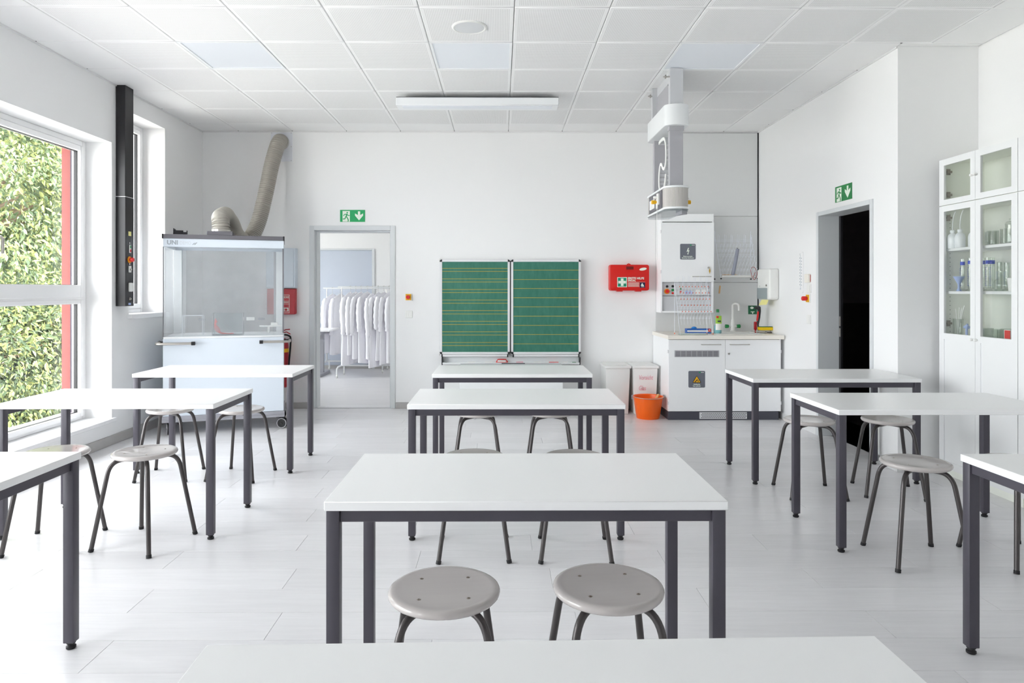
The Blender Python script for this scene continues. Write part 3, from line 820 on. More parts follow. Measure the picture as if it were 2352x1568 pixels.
# low wheeled cabinet under the chalkboard
t = thing('wheeled_cabinet', 'low white wheeled cabinet with black top handle under the chalkboard', 'cabinet', (.112, 7.2, 0))
b = MB(); b.box(-.545, .548, 0, .285, .11, .540); b.build('body', 'white_metal', t, bevel=.004)
b = MB(); b.box(-.55, .553, -.006, .27, .540, .556); b.build('top_board', 'white_metal', t, bevel=.003)
b = MB(); b.box(-.55, .553, .27, .295, .536, .560); b.build('rear_rail', 'mid_grey', t)
b = MB(); b.box(-.10, .156, .268, .298, .560, .566); b.build('handle', 'black_plastic', t, bevel=.003)
for x in (-.385, .455):
    for y_ in (.04, .245):
        b = MB(); b.cyl((x-.012, y_, .045), (x+.012, y_, .045), .045, 20); b.box(x-.016, x+.016, y_-.02, y_+.02, .07, .11); wl = b.build('caster', 'alu', t)
        b = MB(); b.cyl((x-.014, y_, .045), (x+.014, y_, .045), .026, 16); b.build('hub', 'white_plastic', wl)

# ------------------------------------------------------------------ signs and small wall fittings
def exit_sign(label, loc, rz, m):
    t = thing('exit_sign', label, 'exit sign', loc, rz, 'green exit signs')
    W, H = .288, .138
    b = MB(); b.box(-W/2, W/2, -.004, 0, -H/2, H/2); b.build('sign_plate', m, t)
    b = MB(); b.prism([(-.115, -.066), (-.031, -.066), (-.031, .056), (-.115, .056)], -.0048, -.004, 'y'); b.build('door_mark', 'sign_white', t)
    b = MB(); y0, y1 = -.0056, -.0048
    b.disc((-.061, .036), .0095, y0, y1)
    def limb(*pts, w=.0048):
        for p, q in zip(pts, pts[1:]):
            d = Vector((q[0]-p[0], q[1]-p[1])).normalized(); n_ = Vector((-d.y, d.x))*w
            b.prism([(p[0]+n_.x, p[1]+n_.y), (p[0]-n_.x, p[1]-n_.y), (q[0]-n_.x, q[1]-n_.y), (q[0]+n_.x, q[1]+n_.y)], y0, y1, 'y')
    b.prism([(-.082, .022), (-.062, .024), (-.060, .012), (-.066, -.010), (-.084, -.012), (-.076, .006)], y0, y1, 'y')
    limb((-.080, .020), (-.095, .014), (-.105, .000)); limb((-.062, .018), (-.050, .004), (-.033, .004))
    limb((-.080, -.010), (-.086, -.034), (-.112, -.036), w=.0055); limb((-.070, -.010), (-.056, -.030), (-.046, -.056), (-.056, -.062), w=.0055)
    b.build('running_man', m, t)
    b = MB(); b.prism([(.062, .052), (.088, .052), (.088, .010), (.122, .028), (.122, .004), (.075, -.052), (.028, .004), (.028, .028), (.062, .010)], -.0048, -.004, 'y')
    b.build('arrow_mark', 'sign_white', t)
exit_sign('green exit sign with running man above the open cloakroom doorway', (-1.709, YB, 2.223), 0, 'sign_green')
exit_sign('green exit sign with running man above the dark doorway', (XR, 5.93, 2.213), -PI/2, 'sign_deep_green')
def stop_switch(label, loc, rz):
    t = thing('emergency_stop', label, 'emergency switch', loc, rz, 'yellow emergency switches')
    b = MB(); b.box(-.042, .042, -.012, 0, -.042, .042); b.build('cover_plate', 'white_plastic', t, bevel=.003)
    b = MB(); b.box(-.032, .032, -.018, -.012, -.036, .036); b.build('yellow_plate', 'yellow', t, bevel=.002)
    b = MB(); b.tube([(0, -.018, 0), (0, -.03, 0), (0, -.03, 0), (0, -.062, 0), (0, -.068, 0)], .02, 18, True, [.013, .014, .022, .022, .018]); b.build('stop_button', 'red_plastic', t)
stop_switch('yellow emergency switch with red button right of the cloakroom doorway', (-1.063, YB, 1.285), 0)
stop_switch('yellow emergency switch with red button beside the dark doorway', (XR, 6.60, 1.285), -PI/2)
def rocker(name, label, loc, rz, n=2, m='white_plastic'):
    t = thing(name, label, 'light switch', loc, rz)
    b = MB(); b.box(-.042, .042, -.010, 0, -.042, .042); b.build('switch_frame', m, t, bevel=.003)
    for i in range(n):
        w_ = .056/n; x0 = -.028+i*w_
        b = MB(); b.box(x0+.0008, x0+w_-.0008, -.014, -.010, -.028, .028); b.build('rocker', m, t, bevel=.001)
rocker('light_switch', 'white double light switch below the emergency switch by the cloakroom doorway', (-1.060, YB, 1.087), 0)
rocker('light_switch', 'white light switch between room controller and emergency switch, dark doorway side', (XR, 6.588, 1.380), -PI/2, 1)
rocker('light_switch', 'white light switch lowest in the column beside the dark doorway', (XR, 6.592, 1.082), -PI/2, 1)
t = thing('room_controller', 'small cream thermostat box topmost in the switch column beside the dark doorway', 'thermostat', (XR, 6.60, 1.480), -PI/2)
b = MB(); b.box(-.04, .04, -.030, 0, -.042, .042); b.build('housing', 'cream_top', t, bevel=.004)
b = MB(); b.box(.0405, .042, -.007, -.002, -.034, .034); b.build('side_grille', 'wire_red', t)
t = thing('wall_thermometer', 'long white wall thermometer with dotted scale left of the dark doorway', 'thermometer', (XR, 6.765, 1.54), -PI/2)
b = MB(); b.prism(rrect(-.05, .05, -.205, .205, .02), -.008, 0, 'y'); b.build('scale_board', 'wall_paint', t, bevel=.001)
b = MB(); b.cyl((0, -.0095, -.155), (0, -.0095, .17), .0016, 8); b.lathe([(.0005, -.17), (.006, -.165), (.006, -.158), (.0005, -.15)], 10, (0, -.0095, 0)); b.build('glass_tube', 'print_palegrey', t)
b = MB()
for i in range(10):
    z = .145-i*.0295
    b.box(-.027, -.013, -.0086, -.008, z-.004, z+.004); b.box(.013, .027, -.0086, -.008, z-.008, z)
b.build('scale_marks', 'print_grey', t)
text('lettering', '°C', .022, 'print_grey', t, -.012, -.0086, .172, 'CENTER')

# ------------------------------------------------------------------ mobile fume cabinet
HA = math.radians(17.2)
HO = Vector((-3.171, 6.43, 0))
def hw(x, y, z): return (HO.x+x*math.cos(HA)-y*math.sin(HA), HO.y+x*math.sin(HA)+y*math.cos(HA), z)
t = thing('fume_cabinet', 'large white mobile fume cabinet with glass hood and dark grey roof by the window', 'fume cabinet', HO, HA)
W, D = 1.08, .65
b = MB(); b.box(0, W, 0, D, .176, .905); b.build('lower_body', 'hood_white', t, bevel=.003)
b = MB(); b.box(-.008, W+.008, -.008, .05, .118, .176); b.box(-.008, W+.008, D-.05, D+.008, .118, .176); b.box(-.008, .05, .05, D-.05, .118, .176); b.box(W-.042, W+.008, .05, D-.05, .118, .176)
b.box(-.010, W+.010, -.011, -.008, .140, .146); b.build('base_rail', 'alu_grey', t, bevel=.002)
for x, y_, ca in ((.05, .06, 12), (W-.035, .05, 68), (.05, D-.06, 30), (W-.05, D-.06, 50)):
    b = MB(); b.cyl((-.024, -.025, .052), (-.008, -.025, .052), .052, 22); b.cyl((.008, -.025, .052), (.024, -.025, .052), .052, 22); b.cyl((-.03, -.025, .052), (.03, -.025, .052), .012, 10); cs = b.build('caster', 'black_rubber', t, bevel=.003, loc=(x, y_, 0)); cs.rotation_euler = (0, 0, math.radians(ca))
    b = MB()
    for xx in (-.0255, .0255): b.tube([(xx, -.025+.046*math.cos(2*PI*i/20), .052+.046*math.sin(2*PI*i/20)) for i in range(21)], .004, 6, False)
    b.build('rim', 'mid_grey', cs)
    b = MB(); b.box(-.026, .026, -.045, .03, .105, .118); b.cyl((0, 0, .05), (0, 0, .106), .007, 8); b.build('fork', 'black_plastic', cs)
b = MB(); b.box(.004, W-.004, .004, D-.004, .905, .925); b.build('worktop', 'white_metal', t, bevel=.003)
b = MB(); b.box(0, W, 0, .018, 1.775, 1.853); b.box(0, W, D-.02, D, 1.775, 1.853); b.box(0, .018, .018, D-.02, 1.775, 1.853); b.box(W-.018, W, .018, D-.02, 1.775, 1.853); b.box(.018, W-.018, .018, D-.02, 1.80, 1.82); b.build('header', 'hood_white', t, bevel=.002)
b = MB()
for x in (.27, .46, .57, .80): b.box(x, x+(.04 if .4 < x < .6 else .075), .025, .06, 1.794, 1.80)
b.build('lamp_slot', 'mid_grey', t)
b = MB(); b.box(-.006, W+.006, -.010, D+.006, 1.853, 1.893); b.build('roof_cap', 'dark_grey', t, bevel=.004)
for x in (-.008, W-.006):
    b = MB(); b.box(x, x+.014, -.013, .02, 1.851, 1.895); b.build('corner_cap', 'black_plastic', t, bevel=.003)
for x0 in (.002, W-.082):
    b = MB(); b.box(x0, x0+.08, D-.055, D-.002, .925, 1.775); b.build('rear_post', 'white_metal', t, bevel=.003)
b = MB(); b.box(W-.105, W-.084, D-.05, D-.012, .925, 1.775); b.build('cable_channel', 'mid_grey', t, bevel=.002)
b = MB(); b.box(.082, .12, D-.03, D-.006, .925, 1.775); b.build('cable_channel', 'panel_grey', t, bevel=.002)
b = MB(); b.box(.006, W-.006, .006, .012, .925, 1.775); b.build('front_sash', 'hood_glass', t, smooth=False)
b = MB(); b.box(0.0, .006, .012, D-.06, .925, 1.775); b.build('side_pane', 'hood_glass', t, smooth=False)
b = MB(); b.box(W-.006, W, .012, D-.06, .925, 1.775); b.build('side_pane', 'hood_glass', t, smooth=False)
b = MB(); b.box(.08, W-.08, D-.010, D-.004, .925, 1.775); b.build('rear_pane', 'hood_glass', t, smooth=False)
b = MB(); b.box(0, .005, -.001, .014, .925, 1.775); b.box(W-.011, W, -.003, .020, .945, 1.775); b.build('sash_edge', 'dark_grey', t)
b = MB(); b.box(.006, W-.006, -.004, .012, .925, .935); b.build('sash_grip', 'acrylic', t)
for x in (.27, .85):
    b = MB(); b.prism([(x+.028*math.cos(2*PI*i/20)*(1.3), 1.06+.014*math.sin(2*PI*i/20)) for i in range(20)], D-.016, D-.0105, 'y'); b.build('cable_port', 'mid_grey', t)
b = MB(); b.box(.70, .78, D-.016, D-.0105, 1.045, 1.08); b.build('sticker', 'white_plastic', t)
b = MB(); b.box(.84, W-.02, .30, .36, .99, 1.005); b.cyl((.93, .33, 1.0), (.93, .33, .93), .012, 10); b.box(.95, 1.02, .36, .42, 1.0, 1.03); b.build('gas_tap', 'white_plastic', t, bevel=.003)
for s_, xe, xi in ((-1, 0, .25), (1, W, W-.19)):
    b = MB(); pts = [(xi, -.048, .862), (xe+s_*.015, -.048, .862), (xe+s_*.04, -.040, .862), (xe+s_*.055, -.015, .862), (xe+s_*.057, .05, .862), (xe+s_*.057, .16, .862)]
    b.tube(pts, .0125, 12); h = b.build('push_handle', 'steel', t)
    b = MB(); b.cyl((xi-s_*.0, -.048, .862), (xi-s_*.034, -.048, .862), .0175, 14); b.box(xi-.03 if s_ > 0 else xi+.0, xi-.006 if s_ > 0 else xi+.024, -.05, 0, .850, .874); b.cyl((xe+s_*.057, .15, .862), (xe+s_*.057, .18, .862), .0165, 12); b.box(min(xe, xe+s_*.06), max(xe, xe+s_*.06), .155, .178, .852, .872); b.build('end_bracket', 'black_plastic', h, bevel=.002)
text('lettering', 'UNI', .056, 'print_grey', t, .034, -.0006, 1.797, bold=.0022, sx=1.0)
text('lettering', 'DEMO', .045, 'print_palegrey', t, .144, -.0006, 1.797, sx=.78)
b = MB(); b.prism([(.252, 1.796), (.262, 1.796), (.280, 1.816), (.268, 1.814)], -.0012, -.0002, 'y'); b.prism([(.268, 1.796), (.278, 1.796), (.300, 1.820), (.286, 1.818), (.274, 1.806)], -.0012, -.0002, 'y'); b.build('logo_mark', 'print_grey', t)
b = MB(); b.box(.495-.115, .495+.115, .005, .26, 1.893, 1.932); b.build('duct_base', 'dark_grey', t, bevel=.003)
b = MB(); b.box(.06, .068, .18, .30, 1.893, 1.965); b.box(.068, .15, .18, .20, 1.893, 1.945); b.box(.15, .185, .18, .20, 1.893, 1.93); b.box(.18, .186, .17, .21, 1.893, 1.945); b.build('roof_bracket', 'black_plastic', t, bevel=.002)

# exhaust duct looping from the cabinet roof up to the wall plate
t = thing('exhaust_duct', 'ribbed grey exhaust hose rising from the fume cabinet roof to the wall plate', 'exhaust hose', (-2.53, YB, 2.5))
ctrl = [hw(.495, .13, 1.933), hw(.495, .131, 2.0), hw(.488, .165, 2.075), (-2.765, 6.87, 2.118), (-2.80, 7.02, 2.105), (-2.825, 7.19, 2.06), (-2.83, 7.32, 1.965), (-2.80, 7.415, 1.912), (-2.755, 7.48, 1.912), (-2.715, 7.545, 2.01), (-2.674, 7.60, 2.17), (-2.623, 7.65, 2.46), (-2.576, 7.70, 2.77), (-2.536, 7.755, 2.985), (-2.525, 7.805, 3.055), (-2.53, 7.845, 3.072), (-2.53, 7.88, 3.072)]
pts = spl([tuple(c) for c in ctrl], 12)
acc = [0]
for p, q in zip(pts, pts[1:]): acc.append(acc[-1]+(Vector(q)-Vector(p)).length)
Lt = acc[-1]; N = int(Lt/.0043); rp = []; rad = []
for i in range(N+1):
    d = Lt*i/N; j = max(k for k in range(len(acc)) if acc[k] <= d+1e-9); j = min(j, len(pts)-2)
    u = (d-acc[j])/max(1e-9, acc[j+1]-acc[j]); rp.append(Vector(pts[j]).lerp(Vector(pts[j+1]), u)-Vector((-2.53, YB, 2.5)))
    rad.append([.069, .0695, .0825, .0845, .0825][i % 5])
b = MB(); b.tube(rp, .08, 26, True, rad); b.build('hose', 'duct_grey', t, ang=75)
b = MB(); q = Vector(hw(.495, .13, 1.932))-Vector((-2.53, YB, 2.5)); b.lathe([(.084, 0), (.088, .004), (.088, .024), (.084, .028)], 32, q); b.build('hose_clamp', 'steel', t)
b = MB(); b.box(-.122, .128, -.006, -.0005, .35, .688); b.build('wall_plate', 'duct_plate', t, bevel=.001)
b = MB(); b.cyl((0, -.006, .57), (0, -.05, .57), .09, 28); b.build('spigot', 'duct_grey', t)
for x in (-.11, .116):
    for z in (.36, .52, .677):
        if z == .52 and x < 0: continue
        b = MB(); b.cyl((x, -.006, z), (x, -.009, z), .005, 8); b.build('plate_screw', 'steel', t)

# inside the glass hood
t = thing('acrylic_box', 'clear open acrylic box standing inside the fume cabinet', 'box', hw(.56, .16, .9255), HA)
b = MB(); b.box(-.14, .14, -.10, .10, 0, .004); b.box(-.14, -.135, -.10, .10, .004, .215); b.box(.135, .14, -.10, .10, .004, .215); b.box(-.135, .135, -.10, -.095, .004, .215); b.box(-.135, .135, .095, .10, .004, .215); b.build('box_walls', 'acrylic', t, smooth=False)
b = MB()
for x in (-.1375, .1375):
    for y_ in (-.0975, .0975): b.box(x-.003, x+.003, y_-.003, y_+.003, .0, .216)
b.box(-.14, .14, -.1035, -.1005, 0, .004)
b.build('box_edge', 'mid_grey', t)
t = thing('wire_bundle', 'loose pink cable curled inside the clear acrylic box', 'cable', hw(.56, .16, .930), HA)
for i in range(5):
    b = MB(); o_ = i*.008; b.tube(spl([(-.115+o_*.4, -.02+o_, .16-o_), (-.125+o_*.3, -.025+o_, .10), (-.115+o_, -.03+o_, .045+o_*.4), (-.07, -.02+o_, .012+o_*.3), (-.02+o_, .01, .004+.003), (.03+o_*.6, .02-o_, .010)], 5), .0026, 6); b.build('strand', 'pink_wire', t)
t = thing('wire_stand', 'thin white wire stand inside the fume cabinet at the window side', 'stand', hw(.24, .20, .9255), HA)
b = MB()
for x in (-.10, .08):
    b.tube([(x, 0, 0), (x, 0, .19)], .002, 6); b.tube([(x, .12, 0), (x, .12, .19)], .002, 6); b.tube([(x, 0, .002), (x, .12, .002)], .002, 6)
b.tube([(-.10, 0, .19), (.08, 0, .19)], .002, 6); b.tube([(-.10, .12, .19), (.08, .12, .19)], .002, 6); b.build('wire_frame', 'wire_white', t)

# ------------------------------------------------------------------ wall beside the fume cabinet
t = thing('wall_cupboard', 'small white wall cupboard above the red fire blanket box', 'cupboard', (-2.509, YB, 1.617))
b = MB(); b.box(-.167, .167, -.095, 0, -.227, .227); b.build('body', 'hood_white', t, bevel=.003)
b = MB(); b.box(-.160, .148, -.104, -.095, -.213, .220); b.build('door', 'hood_white', t, bevel=.002)
t = thing('fire_blanket_box', 'flat red fire blanket box with white lettering beside the cloakroom doorway', 'fire blanket', (-2.512, YB, 1.235))
b = MB(); b.prism([(-.16, -.146), (.155, -.146), (.16, -.13), (.16, .146), (-.16, .146)], -.075, 0, 'y'); b.build('case', 'blanket_red', t, bevel=.004)
b = MB(); y0, y1 = -.0762, -.0752
for (a0, a1, z0, z1) in ((-.06, .098, .073, .077), (-.06, .098, -.132, -.128), (.094, .098, -.128, .073), (-.06, -.056, -.128, .073), (-.056, .094, .004, .007), (-.056, .094, -.030, -.027)): b.box(a0, a1, y0, y1, z0, z1)
b.box(.03, .085, y0, y1, -.112, -.070); b.build('printed_frame', 'sign_white', t)
text('lettering', 'LÖSCHDECKE', .030, 'sign_white', t, .090, -.0762, .040, 'RIGHT', sx=.86, bold=.0006)
text('lettering', 'ZIEHEN', .016, 'sign_white', t, .090, -.0762, -.014, 'RIGHT', bold=.0003)
b = MB(); b.box(.042, .075, -.0772, -.0764, -.105, -.080); b.build('pictogram', 'blanket_red', t)
t = thing('fire_extinguisher', 'red fire extinguisher hanging half hidden behind the fume cabinet', 'fire extinguisher', (-2.497, 7.795, .26))
b = MB(); b.lathe([(.06, 0), (.078, .012), (.08, .03), (.08, .47), (.072, .52), (.045, .555), (.026, .565), (.024, .60)], 28); b.build('cylinder', 'blanket_red', t)
b = MB(); b.lathe([(.0803, .40), (.0806, .402), (.0806, .44), (.0803, .442)], 28, capb=False, capt=False); b.build('label_band', 'yellow', t)
b = MB(); b.box(-.02, .02, -.02, .02, .595, .63); b.tube([(0, 0, .63), (.05, -.005, .655), (.10, -.01, .66)], .006, 8); b.tube([(0, 0, .615), (.06, -.005, .63), (.105, -.01, .605)], .006, 8); b.build('valve_lever', 'blanket_red', t)
b = MB(); b.tube(spl([(.02, -.02, .60), (.09, -.03, .59), (.115, -.03, .54), (.10, -.04, .30), (.09, -.04, .15)], 6), .010, 10); b.build('hose', 'black_rubber', t)
b = MB(); b.box(-.05, .05, .075, .104, .30, .36); b.build('wall_bracket', 'black_plastic', t)

# ------------------------------------------------------------------ first aid case
t = thing('first_aid_case', 'red first aid case with white cross hanging right of the chalkboard', 'first aid kit', (1.474, YB, 1.5075))
b = MB(); b.prism(rrect(-.225, .225, -.148, .150, .022), -.062, -.002, 'y'); b.build('rear_shell', 'aid_red', t, bevel=.004)
b = MB(); b.prism(rrect(-.223, .223, -.146, .148, .022), -.12, -.066, 'y'); b.build('front_shell', 'aid_red', t, bevel=.007, bseg=2)
b = MB(); b.prism(rrect(-.048, .052, .082, .148, .012), -.1225, -.119, 'y'); b.build('handle_recess', 'aid_red', t, bevel=.002)
b = MB(); b.box(-.040, .044, -.1245, -.1222, .092, .128); b.build('recess_panel', 'aid_dark', t, bevel=.002)
b = MB(); b.tube([(-.02, -.06, .150), (0, -.06, .160), (.02, -.06, .150)], .007, 8); b.build('hanger_lug', 'aid_red', t)
for x in (-.11, .105):
    b = MB(); b.box(x-.034, x+.034, -.10, -.03, -.158, -.144); b.build('latch', 'aid_red', t, bevel=.003)
y1, y0 = -.1205, -.1212
b = MB(); b.prism(rrect(-.142, -.031, -.108, .006, .004), y0, y1, 'y'); q = b.build('cross_label', 'sign_white', t)
b = MB(); b.box(-.135, -.038, y0-.0006, y0, -.101, -.001); b.build('green_field', 'aid_green', q)
b = MB(); cx, cz = -.0865, -.051
b.prism([(cx-.015, cz-.043), (cx+.015, cz-.043), (cx+.015, cz-.015), (cx+.043, cz-.015), (cx+.043, cz+.015), (cx+.015, cz+.015), (cx+.015, cz+.043), (cx-.015, cz+.043), (cx-.015, cz+.015), (cx-.043, cz+.015), (cx-.043, cz-.015), (cx-.015, cz-.015)], y0-.0014, y0-.0006, 'y'); b.build('cross', 'sign_white', q)
text('lettering', 'ERSTE HILFE', .034, 'sign_white', t, -.022, y0, -.018, sx=1.02, bold=.0011)
text('lettering', 'SPECIAL', .024, 'sign_white', t, -.021, y0, -.041, sx=1.05, bold=.0009)
b = MB(); b.box(-.02, .177, y0, y1, -.050, -.0485)
for i in range(6): b.box(-.02, .105+(.006 if i % 2 else 0), y0, y1, -.0605-i*.0085, -.0575-i*.0085)
b.build('small_print', 'sign_white', t)
b = MB(); b.box(.115, .176, y0, y1, -.115, -.054); q = b.build('pictogram_field', 'navy', t)
b = MB(); b.prism([(.128, -.088), (.136, -.070), (.142, -.062), (.150, -.066), (.148, -.074), (.158, -.082), (.163, -.092), (.160, -.096), (.130, -.095)], y0-.0008, y0, 'y'); b.box(.132, .164, y0-.0008, y0, -.106, -.101); b.build('pictogram', 'sign_white', q)
b = MB(); b.prism([(.152+.042*math.cos(2*PI*i/24), .098+.016*math.sin(2*PI*i/24)+.006*math.cos(2*PI*i/24)) for i in range(24)], y0, y1, 'y'); b.build('oval_badge', 'sign_white', t)

# ------------------------------------------------------------------ bins and bucket
def bin_(label, loc, write):
    t = thing('waste_bin', label, 'bin', loc, 0, 'white lidded bins')
    b = MB(); w0, w1, d0, d1, h = .118, .135, .17, .195, .505
    vs = [(-w0, -d0, .0), (w0, -d0, .0), (w0, d0, .0), (-w0, d0, .0), (-w1, -d1, h), (w1, -d1, h), (w1, d1, h), (-w1, d1, h)]
    b.add(vs, [(3, 2, 1, 0), (4, 5, 6, 7), (0, 1, 5, 4), (1, 2, 6, 5), (2, 3, 7, 6), (3, 0, 4, 7)]); b.build('bin_body', 'bin_white', t, bevel=.008, bseg=2)
    b = MB(); b.box(-.146, .146, -.208, .208, .505, .535); l = b.build('lid', 'bin_white', t, bevel=.008, bseg=2)
    b = MB(); b.box(-.105, .105, -.14, .165, .535, .541); b.build('lid_panel', 'bin_white', l, bevel=.003)
    if write:
        tl = math.atan2(d1-d0, h)
        for s_, z, x in (('Vorsicht', .382, -.075), ('Glas', .265, -.075)):
            yy = -(d0+(d1-d0)*z/h)-.0035
            text('lettering', s_, .074, 'pink_ink', t, x, yy, z, shear=.22, sx=.62, ext=.0003, rot=(PI/2-tl*.0+ math.atan2(d1-d0, h), 0, 0))
bin_('white lidded bin nearest the chalkboard, without writing', (1.290, 7.683, 0), False)
bin_('white lidded bin with pink handwriting behind the orange bucket', (1.592, 7.683, 0), True)
t = thing('bucket', 'orange plastic bucket standing on the floor before the white bins', 'bucket', (1.578, 7.295, 0))
b = MB(); b.lathe([(.0005, .0), (.118, .0), (.122, .006), (.155, .222), (.161, .224), (.162, .232), (.158, .234), (.150, .228), (.118, .012), (.0005, .008)], 40, capb=False, capt=False); b.build('pail', 'orange_pail', t)
b = MB(); b.lathe([(.160, .221), (.1655, .223), (.1665, .231), (.160, .2345), (.157, .231)], 40, capb=False, capt=False); b.build('rim', 'orange_pail', t)
b = MB(); b.tube([(.165*math.cos(PI+PI*i/16), .165*math.sin(PI+PI*i/16)*1.03, .236-.010*math.sin(PI*i/16)) for i in range(17)], .0028, 8); b.build('wire_handle', 'steel', t)
for s_ in (-1, 1):
    b = MB(); b.box(s_*.168-.008, s_*.168+.008, -.01, .01, .20, .245); b.build('handle_lug', 'alu_grey', t, bevel=.002)
t = thing('wooden_stick', 'short wooden stick leaning in the orange bucket', 'stick', (1.605, 7.305, .10))
b = MB(); b.tube([(0, 0, 0), (.085, .01, .135), (.092, .011, .147), (.094, .011, .150)], .015, 14, True, [.014, .0155, .014, .008]); b.build('round_rod', 'wood_stick', t)

# ------------------------------------------------------------------ sink wall: cladding, base unit, worktop
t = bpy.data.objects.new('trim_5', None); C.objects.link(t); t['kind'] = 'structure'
for z0, z1 in ((.80, 1.453), (1.456, 2.218), (2.221, 3.182)):
    b = MB(); b.box(1.795, 2.972, YB-.02, YB-.002, z0, z1); b.build('panel', 'panel_grey', t, bevel=.001)
b = MB(); b.box(2.972, 2.986, YB-.016, YB-.002, .90, 3.186); b.box(1.795, 2.986, YB-.016, YB-.002, 3.182, 3.186); b.build('shadow_gap', 'gasket_black', t)  # solid black strip stands in for the shade in the panel gap

t = thing('sink_cabinet', 'white base cabinet with two doors and dark plinth under the sink worktop', 'cabinet', (1.765, 7.16, 0))
b = MB(); b.box(0, .018, .018, .72, .09, .85); b.box(1.172, 1.19, .018, .72, .09, .85); b.box(.018, 1.172, .70, .72, .09, .85); b.box(.018, 1.172, .018, .70, .09, .108); b.box(.588, .606, .02, .70, .108, .69); b.build('carcass', 'carcass', t, bevel=.001)
b = MB(); b.box(.0, 1.165, .015, .70, 0, .09); pl = b.build('plinth', 'dark_plinth', t, bevel=.002)
b = MB(); b.box(.329, .828, .006, .0145, .012, .082); vp = b.build('vent_plate', 'alu', pl, bevel=.001)
b = MB()
for r_ in range(4):
    for i in range(22):
        x = .345+i*.0215+(.0107 if r_ % 2 else 0); z = .022+r_*.0145
        b.box(x, x+.016, .0048, .0061, z, z+.007)
b.build('vent_slot', 'dark_grey', vp, kind='stuff', smooth=False)
def sink_door(x0, x1):
    b = MB(); b.box(x0, x1, -.002, .017, .094, .845); return b.build('door', 'carcass', t, bevel=.0015)
d1 = sink_door(.001, .596); d2 = sink_door(.599, 1.178)
def bar_handle(x0, x1, z, p, y=-.002):
    b = MB(); b.tube([(x0, y, z), (x0, y-.028, z), (x1, y-.028, z), (x1, y, z)], .004, 8); return b.build('handle', 'steel', p)
bar_handle(.345, .545, .795, d1); bar_handle(.645, .845, .795, d2)
b = MB(); b.cyl((.632, -.002, .698), (.632, -.012, .698), .009, 14); b.build('lock', 'steel', d2)
b = MB(); b.box(.062, .53, -.008, -.002, .664, .733); g = b.build('vent_grille', 'mid_grey', d1, bevel=.002)
b = MB()
for i in range(8):
    x = .072+i*.0568
    for k in range(5): b.box(x, x+.049, -.0086, -.0079, .671+k*.0118, .6775+k*.0118)
b.build('grille_slot', 'dark_grey', g, smooth=False)
def warn_label(p, cx, cz, y, kind, l1, l2):
    h = .0875
    b = MB(); b.prism(rrect(cx-h, cx+h, cz-h, cz+h, .012), y-.0012, y, 'y'); q = b.build('warning_label', 'label_grey', p)
    yy = y-.0018
    if kind == 'bolt':
        b = MB(); b.prism([(cx+.002, cz+.042), (cx+.012, cz+.042), (cx+.004, cz+.014), (cx+.018, cz+.016), (cx+.004, cz-.022), (cx+.010, cz-.020), (cx-.002, cz-.036), (cx-.006, cz-.016), (cx-.001, cz-.019), (cx+.004, cz+.002), (cx-.016, cz-.002)], yy, yy+.0005, 'y'); b.build('bolt_symbol', 'sign_white', q)
    else:
        b = MB(); b.prism([(cx-.042, cz-.034), (cx+.042, cz-.034), (cx, cz+.036)], yy, yy+.0005, 'y'); b.build('triangle', 'yellow', q)
        b = MB()
        for p0, p1 in (((-.042, -.034), (.042, -.034)), ((.042, -.034), (0, .036)), ((0, .036), (-.042, -.034))):
            d = Vector((p1[0]-p0[0], p1[1]-p0[1])).normalized(); n_ = Vector((-d.y, d.x))*.0022
            b.prism([(cx+p0[0]+n_.x, cz+p0[1]+n_.y), (cx+p0[0]-n_.x, cz+p0[1]-n_.y), (cx+p1[0]-n_.x, cz+p1[1]-n_.y), (cx+p1[0]+n_.x, cz+p1[1]+n_.y)], yy-.0004, yy, 'y')
        b.prism([(cx-.024, cz-.028), (cx-.018, cz-.032), (cx+.012, cz-.006), (cx+.005, cz+.001)], yy-.0004, yy, 'y'); b.prism([(cx+.010, cz-.022), (cx+.020, cz-.026), (cx+.018, cz-.012), (cx+.011, cz-.010)], yy-.0004, yy, 'y'); b.build('cylinder_symbol', 'print_black', q)
    b = MB(); b.box(cx+.022, cx+.040, yy, yy+.0005, cz+.068, cz+.078); b.build('logo_mark', 'sign_green', q)
    b = MB(); b.box(cx+.044, cx+.076, yy, yy+.0005, cz+.070, cz+.075); b.build('logo_line', 'sign_white', q)
    text('lettering', l1, .0165, 'sign_white', q, cx, yy, cz-.058, 'CENTER', bold=.0004); text('lettering', l2, .0165, 'sign_white', q, cx, yy, cz-.076, 'CENTER', bold=.0004)
warn_label(d1, .296, .430, -.002, 'gas', 'Gasflasche', 'Gas cylinder')
for x, z in ((-.003, .72), (-.003, .18), (1.181, .72), (1.181, .18)):
    b = MB(); b.box(x-.004, x+.006, -.004, .030, z-.017, z+.017); b.build('hinge', 'alu', t, bevel=.001)

